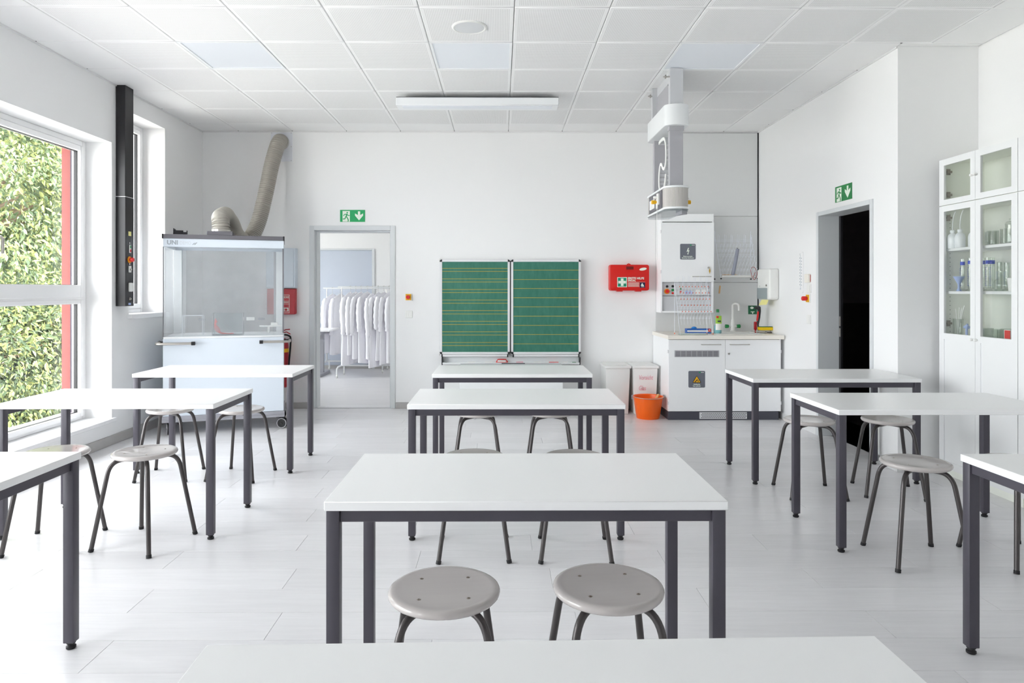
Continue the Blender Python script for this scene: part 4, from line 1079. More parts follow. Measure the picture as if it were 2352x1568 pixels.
t = thing('worktop', 'cream edged sink worktop with white basin on the base cabinet', 'worktop', (1.765, 7.16, .85))
b = MB(); z0, z1 = .001, .041
b.box(-.012, 1.205, -.032, .16, z0, z1); b.box(-.012, 1.205, .56, .718, z0, z1); b.box(-.012, .60, .16, .56, z0, z1); b.box(1.06, 1.205, .16, .56, z0, z1); b.build('slab', 'cream_top', t, smooth=False)
b = MB(); b.box(.60, .61, .16, .56, -.15, z1+.004); b.box(1.05, 1.06, .16, .56, -.15, z1+.004); b.box(.61, 1.05, .16, .17, -.15, z1+.004); b.box(.61, 1.05, .55, .56, -.15, z1+.004); b.box(.61, 1.05, .17, .55, -.15, -.14)
b.box(.585, .60, .145, .575, z1, z1+.004); b.box(1.06, 1.075, .145, .575, z1, z1+.004); b.box(.60, 1.06, .145, .16, z1, z1+.004); b.box(.60, 1.06, .56, .575, z1, z1+.004); b.build('basin', 'white_plastic', t, bevel=.001)
ZT = .891
t = thing('sink_tap', 'white lab water tap with two green knobs at the sink', 'tap', (2.655, 7.79, ZT))
b = MB(); b.lathe([(.030, 0), (.030, .012), (.022, .02), (.021, .10), (.017, .12), (.016, .14)], 20); b.build('tap_base', 'white_plastic', t)
b = MB(); b.tube(spl([(0, 0, .13), (0, 0, .28), (.002, -.002, .305), (.020, -.01, .318), (.045, -.02, .315), (.060, -.026, .295), (.063, -.028, .24)], 6), .013, 12); b.build('spout', 'white_plastic', t)
for s_ in (-1, 1):
    b = MB(); b.cyl((s_*.018, 0, .062), (s_*.045, 0, .062), .011, 12); b.build('tap_arm', 'white_plastic', t)
    b = MB(); b.tube([(s_*.045, 0, .062), (s_*.05, 0, .062), (s_*.082, 0, .062), (s_*.086, 0, .062)], .02, 12, True, [.014, .019, .022, .018]); b.build('tap_knob', 'green_plastic', t)

# electrical distribution cabinet
t = thing('distribution_cabinet', 'white wall cabinet with lightning bolt label and button panel above the worktop', 'electrical cabinet', (1.80, 7.66, 1.112))
b = MB(); b.box(0, .018, 0, .219, 0, 1.11); b.box(.578, .596, 0, .219, 0, 1.11); b.box(.018, .578, .20, .219, 0, 1.11); b.box(.018, .578, 0, .20, 1.022, 1.11); b.box(.018, .578, 0, .20, 0, .020); b.box(.018, .578, .004, .20, .342, .356); b.build('carcass', 'carcass', t, bevel=.0015)
b = MB(); b.box(.001, .595, -.018, -.001, .352, 1.012); d = b.build('door', 'carcass', t, bevel=.0015)
warn_label(d, .301, .685, -.018, 'bolt', 'Elektroverteiler', 'Electrical distributor')
bar_handle(.356, .556, .405, d, -.018)
b = MB(); b.cyl((.533, -.018, .505), (.533, -.03, .505), .011, 14); b.build('lock', 'steel', d)
b = MB(); b.box(.541, .544, -.034, -.022, .440, .50); b.box(.536, .549, -.032, -.024, .455, .485); b.build('key', 'gold', d)
for z in (.91, .46):
    b = MB(); b.box(-.004, .006, -.022, .012, z-.018, z+.018); b.build('hinge', 'alu', t, bevel=.001)
b = MB(); b.box(.018, .578, .03, .036, .020, .186); b.build('lower_fascia', 'grey_metal', t, bevel=.002)
b = MB(); b.box(.018, .578, .03, .036, .192, .338); p = b.build('button_fascia', 'grey_metal', t, bevel=.002)
for (x, z, r_, m) in ((.078, .295, .014, 'black_plastic'), (.142, .297, .014, 'black_plastic'), (.142, .255, .015, 'green_plastic'), (.142, .22, .012, 'red_plastic'), (.232, .27, .010, 'green_plastic'), (.232, .236, .010, 'red_plastic')):
    b = MB(); b.tube([(x, .030, z), (x, .022, z), (x, .022, z), (x, .016, z)], r_, 16, True, [r_, r_, r_*.8, r_*.7]); b.build('push_button', m, p)
b = MB(); b.cyl((.077, .03, .240), (.077, .024, .240), .031, 20); r_ = b.build('stop_ring', 'orange_ring', p)
b = MB(); b.tube([(.077, .024, .24), (.077, .012, .24), (.077, .012, .24), (.077, .0, .24)], .02, 18, True, [.014, .014, .022, .018]); b.build('stop_button', 'red_plastic', r_)
for x in (.30, .345): 
    b = MB(); b.cyl((x, .03, .225), (x, .024, .225), .022, 18); q = b.build('power_socket', 'blue_pale', p)
for x in (.40, .47):
    b = MB(); b.box(x, x+.05, .024, .03, .205, .262); b.build('breaker_window', 'white_plastic', p, bevel=.002)
for z in (.225, .285):
    b = MB(); b.cyl((.545, .03, z), (.545, .024, z), .018, 18); b.build('rotary_switch', 'mid_grey', p)

# paper towel dispenser on the right wall
t = thing('towel_dispenser', 'white paper towel dispenser with clear lower window on the wall by the sink', 'towel dispenser', (XR, 7.49, 1.425), -PI/2)
b = MB(); b.prism(rrect(-.17, .185, -.165, .175, .03), -.105, -.001, 'y'); b.build('housing', 'white_plastic', t, bevel=.018, bseg=3)
b = MB(); b.box(-.155, .120, -.1045, -.1030, -.150, -.042); b.build('paper_stack', 'panel_grey', t)
b = MB(); b.prism(rrect(-.160, .125, -.158, -.035, .008), -.109, -.1055, 'y'); b.build('clear_window', 'smoke_plastic', t)
b = MB(); b.cyl((.105, -.105, -.008), (.105, -.114, -.008), .011, 14); b.build('lock', 'steel', t)
b = MB(); b.cyl((-.085, -.105, -.015), (-.085, -.108, -.015), .005, 8); b.build('rivet', 'print_grey', t)
b = MB(); b.add([(-.06, -.095, -.166), (.10, -.085, -.166), (.085, -.10, -.218), (-.075, -.125, -.226), (-.06, -.091, -.166), (.10, -.081, -.166), (.085, -.096, -.218), (-.075, -.121, -.226)], [(0, 1, 2, 3), (7, 6, 5, 4), (0, 4, 5, 1), (1, 5, 6, 2), (2, 6, 7, 3), (3, 7, 4, 0)]); b.build('paper_towel', 'paper_yellow', t)

# eyewash sign and wooden strip on the cladding
t = thing('eyewash_sign', 'small dark green eyewash sign on the wall right of the tap', 'sign', (2.915, YB-.021, 1.137))
b = MB(); b.box(-.05, .05, -.003, 0, -.05, .05); b.build('sign_plate', 'eyewash_green', t)
b = MB(); b.disc((-.008, .024), .020, -.0036, -.003, 18, .014); b.prism([(-.022, -.018), (.022, -.018), (.022, -.026), (.006, -.026), (.006, -.044), (-.006, -.044), (-.006, -.026), (-.022, -.026)], -.0036, -.003, 'y'); b.build('pictogram', 'sign_white', t)
o = MB().box(-.008, .008, -.004, 0, -.045, .045).build('wooden_strip', 'wood_stick', None, loc=(2.534, YB-.021, 1.372)); o.rotation_euler = (0, math.radians(6), 0); tag(o, 'thin wooden strip fixed to the cladding below the wall drying rack', 'strip')

# drying racks
def drying_rack(t, x0, x1, z0, z1, yb, yf, cols, rows, tipm, zrow0, zrow1, dx=0.0):
    """wire rack: two rear legs, two leaning front legs, cross wires, pegs with tips"""
    r = .0022
    for xa, da in ((x0, dx), (x1, dx)):
        b = MB(); b.tube([(xa, yb, z0), (xa, yb, z1)], r*1.15, 8); b.build('rear_leg', 'wire_white', t)
        b = MB(); b.tube([(xa+da, yf, z0), (xa, yb-.004, z1-.06)], r*1.15, 8); b.build('front_leg', 'wire_white', t)
    def onfront(x, z):
        u = min(1, max(0, (z-z0)/(z1-.06-z0))); return Vector((x+dx*(1-u), yf+(yb-.004-yf)*u, z))
    b = MB()
    for z in [zrow0-.05+(zrow1-zrow0+.06)*i/(rows+1) for i in range(rows+3)]:
        for dz in (0, -.016): b.tube([onfront(x0, z+dz), onfront(x1, z+dz)], r*.7, 6)
    b.build('cross_wire', 'wire_white', t)
    pg = MB(); tp = MB()
    for i in range(cols):
        x = x0+(x1-x0)*(i+.75)/(cols+.4)
        for k in range(rows):
            z = zrow0+(zrow1-zrow0)*k/(rows-1); a = onfront(x, z-.075); e = a+Vector((.001, -.055, .085))
            pg.tube([a, e], r*.8, 6); tp.tube([e-Vector((0, -.002, .003)), e+Vector((0, -.004, .006))], .0042 if tipm == 'orange_tip' else .003, 6)
        a = onfront(x, z0+.10); pg.tube([a, onfront(x, zrow0-.03)], r*.6, 6)
    for i in range(6):
        x = x0+(x1-x0)*(i+.3)/5.6; a = onfront(x, zrow1+.02)
        pg.tube([a, a+Vector((-.004, -.02, .11))], r*.8, 6); pg.tube([a+Vector((.014, 0, 0)), a+Vector((.014, -.02, .10))], r*.8, 6)
    pg.build('peg', 'wire_white', t, kind='stuff'); tp.build('peg_tip', tipm, t, kind='stuff')
t = thing('drying_rack', 'white wire drying rack with orange tipped pegs standing on the worktop', 'drying rack', (1.89, 7.30, ZT))
drying_rack(t, 0, .352, .004, .60, .10, 0, 10, 5, 'orange_tip', .235, .50, .035)
for x, y_ in ((0, .10), (.352, .10), (.035, 0), (.387, 0)):
    b = MB(); b.cyl((x, y_, 0), (x, y_, .012), .005, 10); b.build('foot_cap', 'orange_tip', t)
t = thing('wall_drying_rack', 'white wire drying rack with plain pegs hung on the wall above the tap', 'drying rack', (2.475, YB-.02, 1.497))
drying_rack(t, .0, .42, .0, .55, -.004, -.095, 11, 5, 'wire_white', .10, .38, .045)
b = MB(); b.box(.055, .44, -.10, -.045, .015, .040); b.build('drip_tray', 'white_plastic', t, bevel=.003)
for x, y_, z in ((0, -.004, -.004), (.045, -.095, 0), (.42, -.004, -.004), (.465, -.095, 0)):
    b = MB(); b.cyl((x, y_-.004, z), (x, y_+.004, z), .009, 12); b.build('end_cap', 'black_plastic', t)
o = MB().tube([(.022, -.02, .145), (.004, .0, .0), (-.022, .01, -.148), (-.022, .01, -.15)], .0185, 18, True, [.0195, .0195, .0195, .016]).build('plastic_tube', 'tube_pvc', None, loc=(2.662, YB-.17, 1.688)); tag(o, 'grey plastic tube stuck on a peg of the wall drying rack', 'tube')
o = MB().cyl((.020, -.0205, .1455), (.0215, -.0207, .147), .0155, 16).build('tube_mouth', 'black_plastic', o)
t = thing('red_cable', 'thin dark red cable loop hanging from the wall drying rack', 'cable', (2.90, YB-.13, 1.57))
b = MB(); b.tube(spl([(-.03, 0, -.06), (-.045, 0, .02), (-.03, 0, .055), (0, 0, .05), (.025, 0, .0), (.022, 0, -.05), (-.005, 0, -.085), (-.02, 0, -.06), (-.005, 0, -.03), (.005, 0, .0)], 6), .0025, 6); b.build('loop', 'wire_red', t)
o = MB().cyl((-.085, 0, 0), (.085, 0, .002), .0045, 8).build('wooden_pencil', 'wood_stick', None, loc=(2.625, YB-.10, 1.5425)); tag(o, 'wooden pencil lying on the tray of the wall drying rack', 'pencil')
# things on the worktop
t = thing('soap_bottle', 'clear dish soap bottle with green cap and lime label on the worktop', 'bottle', (2.378, 7.46, ZT))
b = MB(); b.lathe([(.036, 0), (.040, .004), (.041, .02), (.0405, .17), (.036, .20), (.020, .228), (.013, .234), (.013, .240)], 28); bd = b.build('bottle_body', 'bottle_clear', t)
b = MB(); b.lathe([(.0005, .003), (.0375, .004), (.0385, .02), (.0382, .085), (.0005, .085)], 28, capb=False, capt=False); b.build('soap', 'clear_soap', bd)
b = MB(); b.lathe([(.0165, .232), (.0165, .258), (.0145, .262), (.0145, .266)], 20); b.build('cap', 'green_plastic', t)
def wraplabel(r, a0, a1, z0, z1, m, nm, par, n=8):
    b = MB(); vs = []
    for i in range(n+1):
        a = a0+(a1-a0)*i/n; vs += [(r*math.cos(a), r*math.sin(a), z0), (r*math.cos(a), r*math.sin(a), z1)]
    b.add(vs, [(2*i, 2*i+2, 2*i+3, 2*i+1) for i in range(n)]); return b.build(nm, m, par)
lb = wraplabel(.0414, -PI*.78, -PI*.16, .04, .195, 'white_plastic', 'label', t)
wraplabel(.0417, -PI*.78, -PI*.16, .11, .195, 'label_lime', 'label_band', lb); wraplabel(.0420, -PI*.72, -PI*.52, .17, .193, 'red_plastic', 'label_badge', lb); wraplabel(.0420, -PI*.60, -PI*.30, .128, .143, 'navy', 'label_name', lb)
t = thing('blue_carton', 'flat blue carton with red badge lying in front of the soap bottle', 'box', (2.165, 7.50, ZT))
b = MB(); b.box(-.125, .14, -.045, .045, 0, .052); b.build('carton', 'box_blue', t, bevel=.002)
b = MB(); b.box(-.122, .137, -.0462, -.0452, .018, .036); b.build('pale_stripe', 'white_plastic', t)
b = MB(); b.box(.108, .137, -.0470, -.0462, .020, .052); b.build('red_badge', 'red_plastic', t)
b = MB(); b.box(.1205, .1245, -.0476, -.047, .030, .046); b.box(.1145, .1305, -.0476, -.047, .036, .040); b.build('cross_mark', 'sign_white', t)
t = thing('blue_sachet', 'small bright blue sachet lying on the flat blue carton', 'sachet', (2.13, 7.50, ZT+.0525))
b = MB(); b.lathe([(.0005, 0), (.03, .001), (.032, .006), (.02, .018), (.0005, .022)], 16, capb=False, capt=False); b.build('sachet', 'blue_plastic', t)
t = thing('tubing_bag', 'clear bag of plastic tubes lying before the drying rack', 'bag', (2.04, 7.20, ZT))
for i in range(4):
    b = MB(); b.cyl((-.13, .03+i*.012, .008), (.14, .028+i*.011, .008), .006, 8); b.build('tube', 'white_plastic', t)
b = MB(); b.box(-.15, .16, .02, .078, .0, .018); b.build('bag_film', 'bottle_clear', t, bevel=.006, bseg=2)
t = thing('hand_tool', 'small hand tool with black and red grip standing at the sink corner', 'tool', (2.83, 7.55, ZT))
b = MB(); b.prism([(-.012, .29), (.028, .298), (.050, .29), (.052, .24), (.045, .17), (.030, .10), (.012, .09), (.018, .16), (.026, .21), (.026, .25), (.010, .262), (-.010, .262)], -.016, .016, 'y'); b.build('grip', 'black_plastic', t, bevel=.004)
b = MB(); b.prism([(.020, .235), (.030, .24), (.026, .18), (.016, .13), (.010, .14)], -.018, .018, 'y'); b.build('grip_inlay', 'red_plastic', t, bevel=.003)
b = MB(); b.box(-.020, .010, -.012, .012, .035, .125); b.box(-.012, .004, -.012, .012, 0, .035); b.build('tool_body', 'blanket_red', t, bevel=.004)
t = thing('sponge', 'yellow kitchen sponge with dark green scouring side by the hand tool', 'sponge', (2.915, 7.50, ZT+.034))
b = MB(); b.prism(rrect(-.075, .075, .0, .034, .008), -.03, .03, 'y'); b.build('sponge_body', 'sponge_yellow', t, bevel=.003)
b = MB(); b.box(-.073, .073, -.029, .029, .034, .041); b.build('scouring_pad', 'eyewash_green', t, bevel=.002)
t = thing('metal_scraper', 'steel scraper with dark handle lying under the yellow sponge', 'scraper', (2.87, 7.50, ZT))
b = MB(); b.prism([(-.10, .030), (-.098, .024), (.06, .004), (.06, .012)], -.02, .02, 'y'); b.build('blade', 'steel', t)
b = MB(); b.prism([(.05, .002), (.11, .0), (.115, .010), (.05, .020)], -.015, .015, 'y'); b.build('handle', 'dark_grey', t, bevel=.003)
t = thing('sponge_stand', 'steel block added as a tray for the yellow sponge at the sink corner', 'tray', (2.915, 7.50, ZT))
b = MB(); b.box(-.07, .07, .022, .045, 0, .0325); b.build('support_block', 'steel', t, bevel=.002)  # plain block added to hold the sponge up

# ------------------------------------------------------------------ glass-fronted cupboards on the right
def cupboard(label, loc, group):
    t = thing('glass_cupboard', label, 'cupboard', loc, -PI/2, group)
    W_, D_ = .772, .312
    b = MB()
    b.box(0, .018, 0, D_, 0, 1.983); b.box(W_-.018, W_, 0, D_, 0, 1.983); b.box(.018, W_-.018, D_-.006, D_, .07, 1.965)
    b.box(.018, W_-.018, 0, D_-.006, 1.965, 1.983); b.box(.018, W_-.018, .005, D_-.006, .06, .078); b.box(.018, W_-.018, .02, .036, 0, .06)
    b.build('carcass', 'cabinet_inside', t, bevel=.001)
    b = MB(); b.box(0, .018, 0, D_, 1.985, 2.329); b.box(W_-.018, W_, 0, D_, 1.985, 2.329); b.box(.018, W_-.018, D_-.006, D_, 2.0, 2.311); b.box(.018, W_-.018, 0, D_-.006, 2.311, 2.329); b.box(.018, W_-.018, 0, D_-.006, 1.985, 2.003)
    b.build('top_carcass', 'cabinet_inside', t, bevel=.001)
    b = MB(); b.box(-.001, .004, -.001, D_, 0, 2.33); b.box(W_-.002, W_+.001, -.001, D_, 0, 2.33); b.build('side_edge', 'cabinet_white', t)
    for z in (1.338, 1.652):
        b = MB(); b.box(.020, W_-.020, .020, D_-.01, z, z+.020); b.build('shelf', 'cabinet_white', t, bevel=.001)
    b = MB(); b.box(.020, W_-.020, .020, D_-.01, 1.010, 1.030); b.build('shelf', 'cabinet_white', t, bevel=.001)
    b = MB(); b.box(.378, .394, .0, .02, .078, 1.965) if False else b.box(.3855, .3865, .24, .245, 1.03, 1.04); 
    for i, (x0, x1, g0, g1, kx) in enumerate(((.002, .3845, .054, .336, .366), (.3875, .770, .436, .718, .406))):
        for (z0, z1, gz0, gz1, low) in ((1.989, 2.327, 2.029, 2.281, False), (.062, 1.983, 1.050, 1.942, True)):
            f = MB(); y0, y1 = -.0185, -.001
            f.box(x0, g0, y0, y1, z0, z1); f.box(g1, x1, y0, y1, z0, z1); f.box(g0, g1, y0, y1, gz1, z1)
            if low: f.box(g0, g1, y0, y1, 1.006, gz0); f.box(g0, g1, y0, y1, z0, z0+.055); f.box(g0, g1, y0+.006, y1-.004, z0+.055, 1.006)
            else: f.box(g0, g1, y0, y1, z0, gz0)
            d = f.build('door', 'cabinet_white', t, smooth=False)
            p = MB(); p.box(g0-.004, g1+.004, -.011, -.007, gz0-.004, gz1+.004); p.build('pane', 'cabinet_glass', d, smooth=False)
            kz = 2.160 if not low else 1.024
            k = MB(); k.tube([(kx, -.0185, kz), (kx, -.028, kz), (kx, -.028, kz), (kx, -.040, kz), (kx, -.043, kz)], .01, 14, True, [.0055, .0055, .0095, .0095, .007]); k.build('knob', 'white_plastic', d)
    for x, s_ in ((.020, 1), (W_-.020, -1)):
        for z in (2.24, 2.07, 1.90, 1.12):
            h = MB(); h.box(min(x, x+s_*.012), max(x, x+s_*.012), .02, .06, z-.008, z+.008); h.box(min(x, x+s_*.006), max(x, x+s_*.006), .012, .05, z-.022, z+.022); h.cyl((x, .03, z), (x+s_*.014, .03, z), .011, 12); h.build('hinge', 'hinge_metal', t, bevel=.001)
        h = MB()
        for k in range(28):
            z = 1.06+k*.032
            h.cyl((x-s_*.001, .05, z), (x+s_*.0008, .05, z), .0028, 6)
        h.build('shelf_hole', 'print_black', t, kind='stuff')
    return t
cupboard('white glass fronted cupboard with lab glassware, full width visible in the right recess', (3.2835, 5.062, 0), 'white glass fronted cupboards')
cupboard('white glass fronted cupboard cut off by the right photo edge', (3.2835, 4.288, 0), 'white glass fronted cupboards')
def cw(x, y, z): return (3.2835+y, 5.062-x, z)
def glassware(name, label, cat, prof, p, group, m='labware_glass', seg=22, parts=()):
    t = thing(name, label, cat, cw(*p), -PI/2, group)
    b = MB(); b.lathe(prof, seg, capb=False, capt=False); b.build('vessel', m, t)
    return t
BK = lambda r, h: [(.0005, .002), (r*.94, .002), (r, .008), (r, h*.93), (r*1.06, h), (r*1.04, h), (r*.97, h*.93), (r*.97, .01), (.0005, .006)]
for i, (x, y_, lab) in enumerate(((.056, .045, 'white wash bottle on the top shelf, next to the cupboard side wall'), (.130, .050, 'white wash bottle on the top shelf, middle one of three'), (.184, .110, 'white wash bottle on the top shelf, next to the door stile'))):
    t = thing('wash_bottle', lab, 'bottle', cw(x, y_, 1.6725), -PI/2, 'wash bottles on the top shelf')
    b = MB(); b.lathe([(.030, 0), (.033, .004), (.034, .075), (.028, .098), (.014, .112), (.014, .118), (.017, .118), (.017, .132), (.013, .134)], 24); b.build('bottle_body', 'wash_bottle', t)
    b = MB(); b.tube(spl([(0, 0, .130), (0.0, 0, .17), (.006, 0, .215), (.022, 0, .255), (.036, 0, .270)], 5), .0028, 8); b.build('spray_tube', 'wash_bottle', t)
for i, (x, y_, r_, h, lab) in enumerate(((.330, .13, .034, .10, 'glass beaker on the top shelf behind the second door, next to the middle stile'), (.405, .09, .034, .10, 'glass beaker on the top shelf behind the second door, second from the middle stile'), (.480, .13, .036, .105, 'glass beaker on the top shelf behind the second door, third from the middle stile'), (.555, .10, .034, .105, 'glass beaker on the top shelf, beside the tall lidded jar'), (.622, .055, .034, .125, 'tall glass jar with knob lid on the top shelf'))):
    t = glassware('beaker' if i < 4 else 'glass_jar', lab, 'beaker' if i < 4 else 'jar', BK(r_, h), (x, y_, 1.6725), 'glass vessels on the top shelf')
    if i == 4:
        b = MB(); b.lathe([(.037, .124), (.030, .140), (.010, .146), (.010, .155), (.014, .16), (.0005, .163)], 20, capb=False, capt=False); b.build('lid', 'labware_glass', t)
for i, (x, y_, h, m, lab) in enumerate(((.083, .10, .235, 'blue_print', 'graduated cylinder with blue cap on the middle shelf, nearest the cupboard side wall'), (.150, .11, .24, 'blue_print', 'graduated cylinder with blue cap on the middle shelf, beside the middle door stile'), (.262, .12, .235, 'blue_print', 'graduated cylinder with blue cap on the middle shelf, first through the second door'), (.205, .20, .24, 'blue_print', 'graduated cylinder with blue cap standing at the back of the middle shelf'), (.330, .14, .235, 'blue_print', 'graduated cylinder with blue cap on the middle shelf, second through the second door'), (.385, .15, .20, 'blue_pale', 'shorter graduated cylinder on the middle shelf, next to the tall blue capped ones'), (.440, .16, .195, 'blue_pale', 'shorter graduated cylinder on the middle shelf, behind the round flask'), (.500, .18, .195, 'blue_pale', 'shorter graduated cylinder on the middle shelf, nearest the white cup'))):
    t = glassware('measuring_cylinder', lab, 'cylinder', [(.0005, .002), (.028, .002), (.028, .008), (.013, .016), (.0145, .022), (.0145, h), (.0135, h), (.0135, .02), (.0005, .018)], (x, y_, 1.3585), 'measuring cylinders on the middle shelf', seg=16)
    b = MB()
    if m == 'blue_print': b.lathe([(.0150, h-.045), (.0155, h-.045), (.0155, h-.020), (.0150, h-.020)], 16)
    for k in range(11): b.box(-.010, .008 if k % 5 == 0 else .002, -.0152, -.0140, .04+k*(h-.10)/11, .0425+k*(h-.10)/11)
    b.build('blue_marks', m, t)
t = glassware('round_flask', 'round glass flask standing on the middle shelf in front of the cylinders', 'flask', [(.0005, .002), (.03, .003), (.048, .025), (.05, .045), (.04, .07), (.018, .09), (.013, .10), (.013, .135), (.016, .137), (.012, .135)], (.505, .075, 1.3585), None)
t = glassware('white_cup', 'small white plastic cup at the far end of the middle shelf', 'cup', [(.0005, .0), (.024, .0), (.032, .085), (.034, .087), (.030, .085), (.022, .004), (.0005, .004)], (.628, .06, 1.3585), None, 'white_plastic')
t = thing('funnel', 'grey blue funnel standing in front of the first measuring cylinders', 'funnel', cw(.118, .050, 1.3585), -PI/2)
b = MB(); b.lathe([(.018, 0), (.018, .003), (.008, .02), (.008, .05), (.036, .105), (.038, .107), (.006, .052)], 18, capb=False, capt=False); b.build('cone', 'blue_pale', t)
t = glassware('rod_beaker', 'tall glass beaker holding white stirring rods on the lowest glazed shelf', 'beaker', BK(.034, .125), (.066, .080, 1.0305), None)
o_ = t
for i, (dx, dy, h) in enumerate(((-.030, .0, .19), (-.018, .02, .2), (.045, -.005, .20), (.052, .01, .215), (.010, .02, .185))):
    r_ = thing('stirring_rod', ['white stirring rod leaning farthest toward the cupboard side wall', 'white stirring rod second from the cupboard side wall in the beaker', 'white stirring rod leaning toward the door stile, front one', 'white stirring rod leaning toward the door stile, longest one', 'short white stirring rod standing upright in the beaker'][i], 'rod', cw(.066, .080, 1.0375), -PI/2, 'stirring rods in the beaker')
    b = MB(); b.tube([(-dx*.18, -dy*.3, .001), (dx, dy, h)], .003, 8); b.build('rod', 'white_plastic', r_)
t = thing('lab_clamp', 'small blue grey clamp tool lying beside the door stile on the lowest glazed shelf', 'clamp', cw(.186, .060, 1.0305), -PI/2)
b = MB(); b.cyl((0, 0, 0), (0, 0, .012), .022, 14); b.tube([(0, 0, .012), (0, 0, .06), (-.01, 0, .075), (.01, 0, .09)], .008, 8); b.cyl((-.02, 0, .07), (.02, 0, .07), .012, 10); b.build('clamp_body', 'blue_pale', t)
for i, (x, y_, r_, lab) in enumerate(((.300, .11, .05, 'low glass dish on the lowest glazed shelf, next to the second door stile'), (.410, .08, .050, 'low glass dish on the lowest glazed shelf, middle one'), (.520, .09, .045, 'low glass dish on the lowest glazed shelf, next to the red box'), (.410, .20, .05, 'low glass dish on the lowest glazed shelf, in the rear row'))):
    glassware('glass_dish', lab, 'dish', BK(r_, .07), (x, y_, 1.0305), 'glass dishes on the lowest glazed shelf')
t = thing('red_box', 'small red and white box at the end of the lowest glazed shelf', 'box', cw(.616, .05, 1.0305), -PI/2)
b = MB(); b.box(-.025, .03, -.022, .03, 0, .075); b.build('carton', 'white_plastic', t, bevel=.001)
b = MB(); b.box(-.018, .0305, -.0235, -.0205, .018, .072); b.build('red_print', 'red_plastic', t)

# ------------------------------------------------------------------ cloakroom: coat racks, lab coats, table
def coat_rack(label, loc, zb, L):
    t = thing('clothes_rack', label, 'clothes rack', loc, 0, 'white clothes racks')
    b = MB(); b.cyl((-.06, 0, zb), (L+.06, 0, zb), .014, 12); b.build('top_bar', 'white_metal', t)
    for x in (0, L):
        b = MB(); b.cyl((x, 0, 1.12), (x, 0, zb), .006, 8); b.build('upper_tube', 'steel', t)
        b = MB(); b.cyl((x, 0, .17), (x, 0, 1.13), .014, 12); b.build('post', 'white_metal', t)
        b = MB(); b.tube([(x-.02, -.25, .06), (x-.02, -.24, .14), (x-.01, -.20, .168), (x, 0, .17), (x-.01, .20, .168), (x-.02, .24, .14), (x-.02, .25, .06)], .013, 10); f = b.build('foot', 'white_metal', t)
        for y_ in (-.25, .25):
            b = MB(); b.cyl((x-.03, y_, .026), (x-.008, y_, .026), .026, 14); b.cyl((x-.02, y_, .026), (x-.02, y_, .07), .006, 8); b.build('caster', 'white_plastic', f)
    b = MB(); b.cyl((0, 0, .17), (L, 0, .17), .013, 10); b.build('base_bar', 'white_metal', t)
coat_rack('white wheeled clothes rack carrying most lab coats, nearer the doorway', (-2.524, 10.87, 0), 1.414, 1.0)
coat_rack('white wheeled clothes rack behind the first one, carrying two lab coats', (-2.926, 11.52, 0), 1.397, 1.0)
def lab_coat(label, x, y0, zb, seed, hem, th=.040):
    rnd = random.Random(seed)
    t = thing('lab_coat', label, 'coat', (x, y0, 0), math.radians(rnd.uniform(-27, -15)), 'white lab coats on the racks')
    top = zb-.085+rnd.uniform(-.02, .01); n = 26; seg = 36; vs = []
    ph = [rnd.uniform(0, 6.28) for _ in range(6)]
    for i in range(n):
        u = i/(n-1); z = top-(top-hem)*u
        sh = min(1, u/.11)
        hwid = .045+.165*math.sin(sh*PI/2) + .03*u; hth = .014+(th-.014)*min(1, u/.2)+.022*u
        cxs = .010*math.sin(3*u+ph[0])
        for k in range(seg):
            a = 2*PI*k/seg
            f = 1+(.10*math.sin(6*a+ph[1]+2*u)+.13*math.sin(9*a+ph[2]-1.5*u)+.07*math.sin(14*a+ph[5]))*(.25+.75*u)
            vs.append((cxs+hth*math.cos(a)*f, hwid*math.sin(a)*(1+.03*math.sin(5*a+ph[3])), z+.012*math.sin(2*a+ph[4])*u))
    fs = [(i*seg+k, i*seg+(k+1) % seg, (i+1)*seg+(k+1) % seg, (i+1)*seg+k) for i in range(n-1) for k in range(seg)]
    fs.append(tuple(range(seg))); fs.append(tuple(reversed(range((n-1)*seg, n*seg))))
    b = MB(); b.add(vs, fs); b.build('coat_body', 'coat_cotton', t, ang=80)
    for s_ in (-1, 1):
        L = rnd.uniform(.50, .62); sw = rnd.uniform(-.016, .016)
        p = [(0, s_*.17, top-.075), (sw*.4, s_*.215, top-.16), (sw*.8, s_*.235, top-.32), (sw*1.3+.008, s_*(.235+rnd.uniform(-.01, .02)), top-.075-L*.8), (sw*1.2, s_*.225, top-.075-L)]
        pts = spl(p, 5); rr = [.030+.012*math.sin(PI*i/(len(pts)-1))+.0045*math.sin(i*1.9+ph[2]) for i in range(len(pts))]; rr[0] = .02; rr[-1] *= 1.08
        b = MB(); b.tube(pts, .03, 14, True, rr); b.build('sleeve', 'coat_cotton', t, ang=80)
    b = MB(); b.tube([(0, -.03, top-.015), (0, 0, top-.005), (0, .03, top-.015)], .022, 10, True, [.014, .020, .014]); b.build('collar', 'coat_cotton', t)
    b = MB(); b.tube(spl([(0, 0, top), (0, 0, zb-.02), (0, .018, zb-.004), (0, .012, zb+.018), (0, -.008, zb+.0185), (0, -.019, zb+.002)], 5), .0022, 6); b.build('hanger_hook', 'steel', t)
cx = [-2.385, -2.300, -2.215, -2.115, -2.030, -1.945, -1.855, -1.770, -1.685]
ordn = ['first', 'second', 'third', 'fourth', 'fifth', 'sixth', 'seventh', 'eighth', 'ninth']
hems = [.20, .36, .30, .22, .28, .16, .26, .20, .24]
for i, x in enumerate(cx): lab_coat('white lab coat on the nearer rack, %s from the door leaf side' % ordn[i], x, 10.87, 1.414, 11+i, hems[i])
lab_coat('white lab coat hanging alone at the end of the rear rack', -2.83, 11.52, 1.397, 31, .32, .042)
lab_coat('white lab coat second from the end of the rear rack', -2.70, 11.52, 1.397, 32, .30, .040)
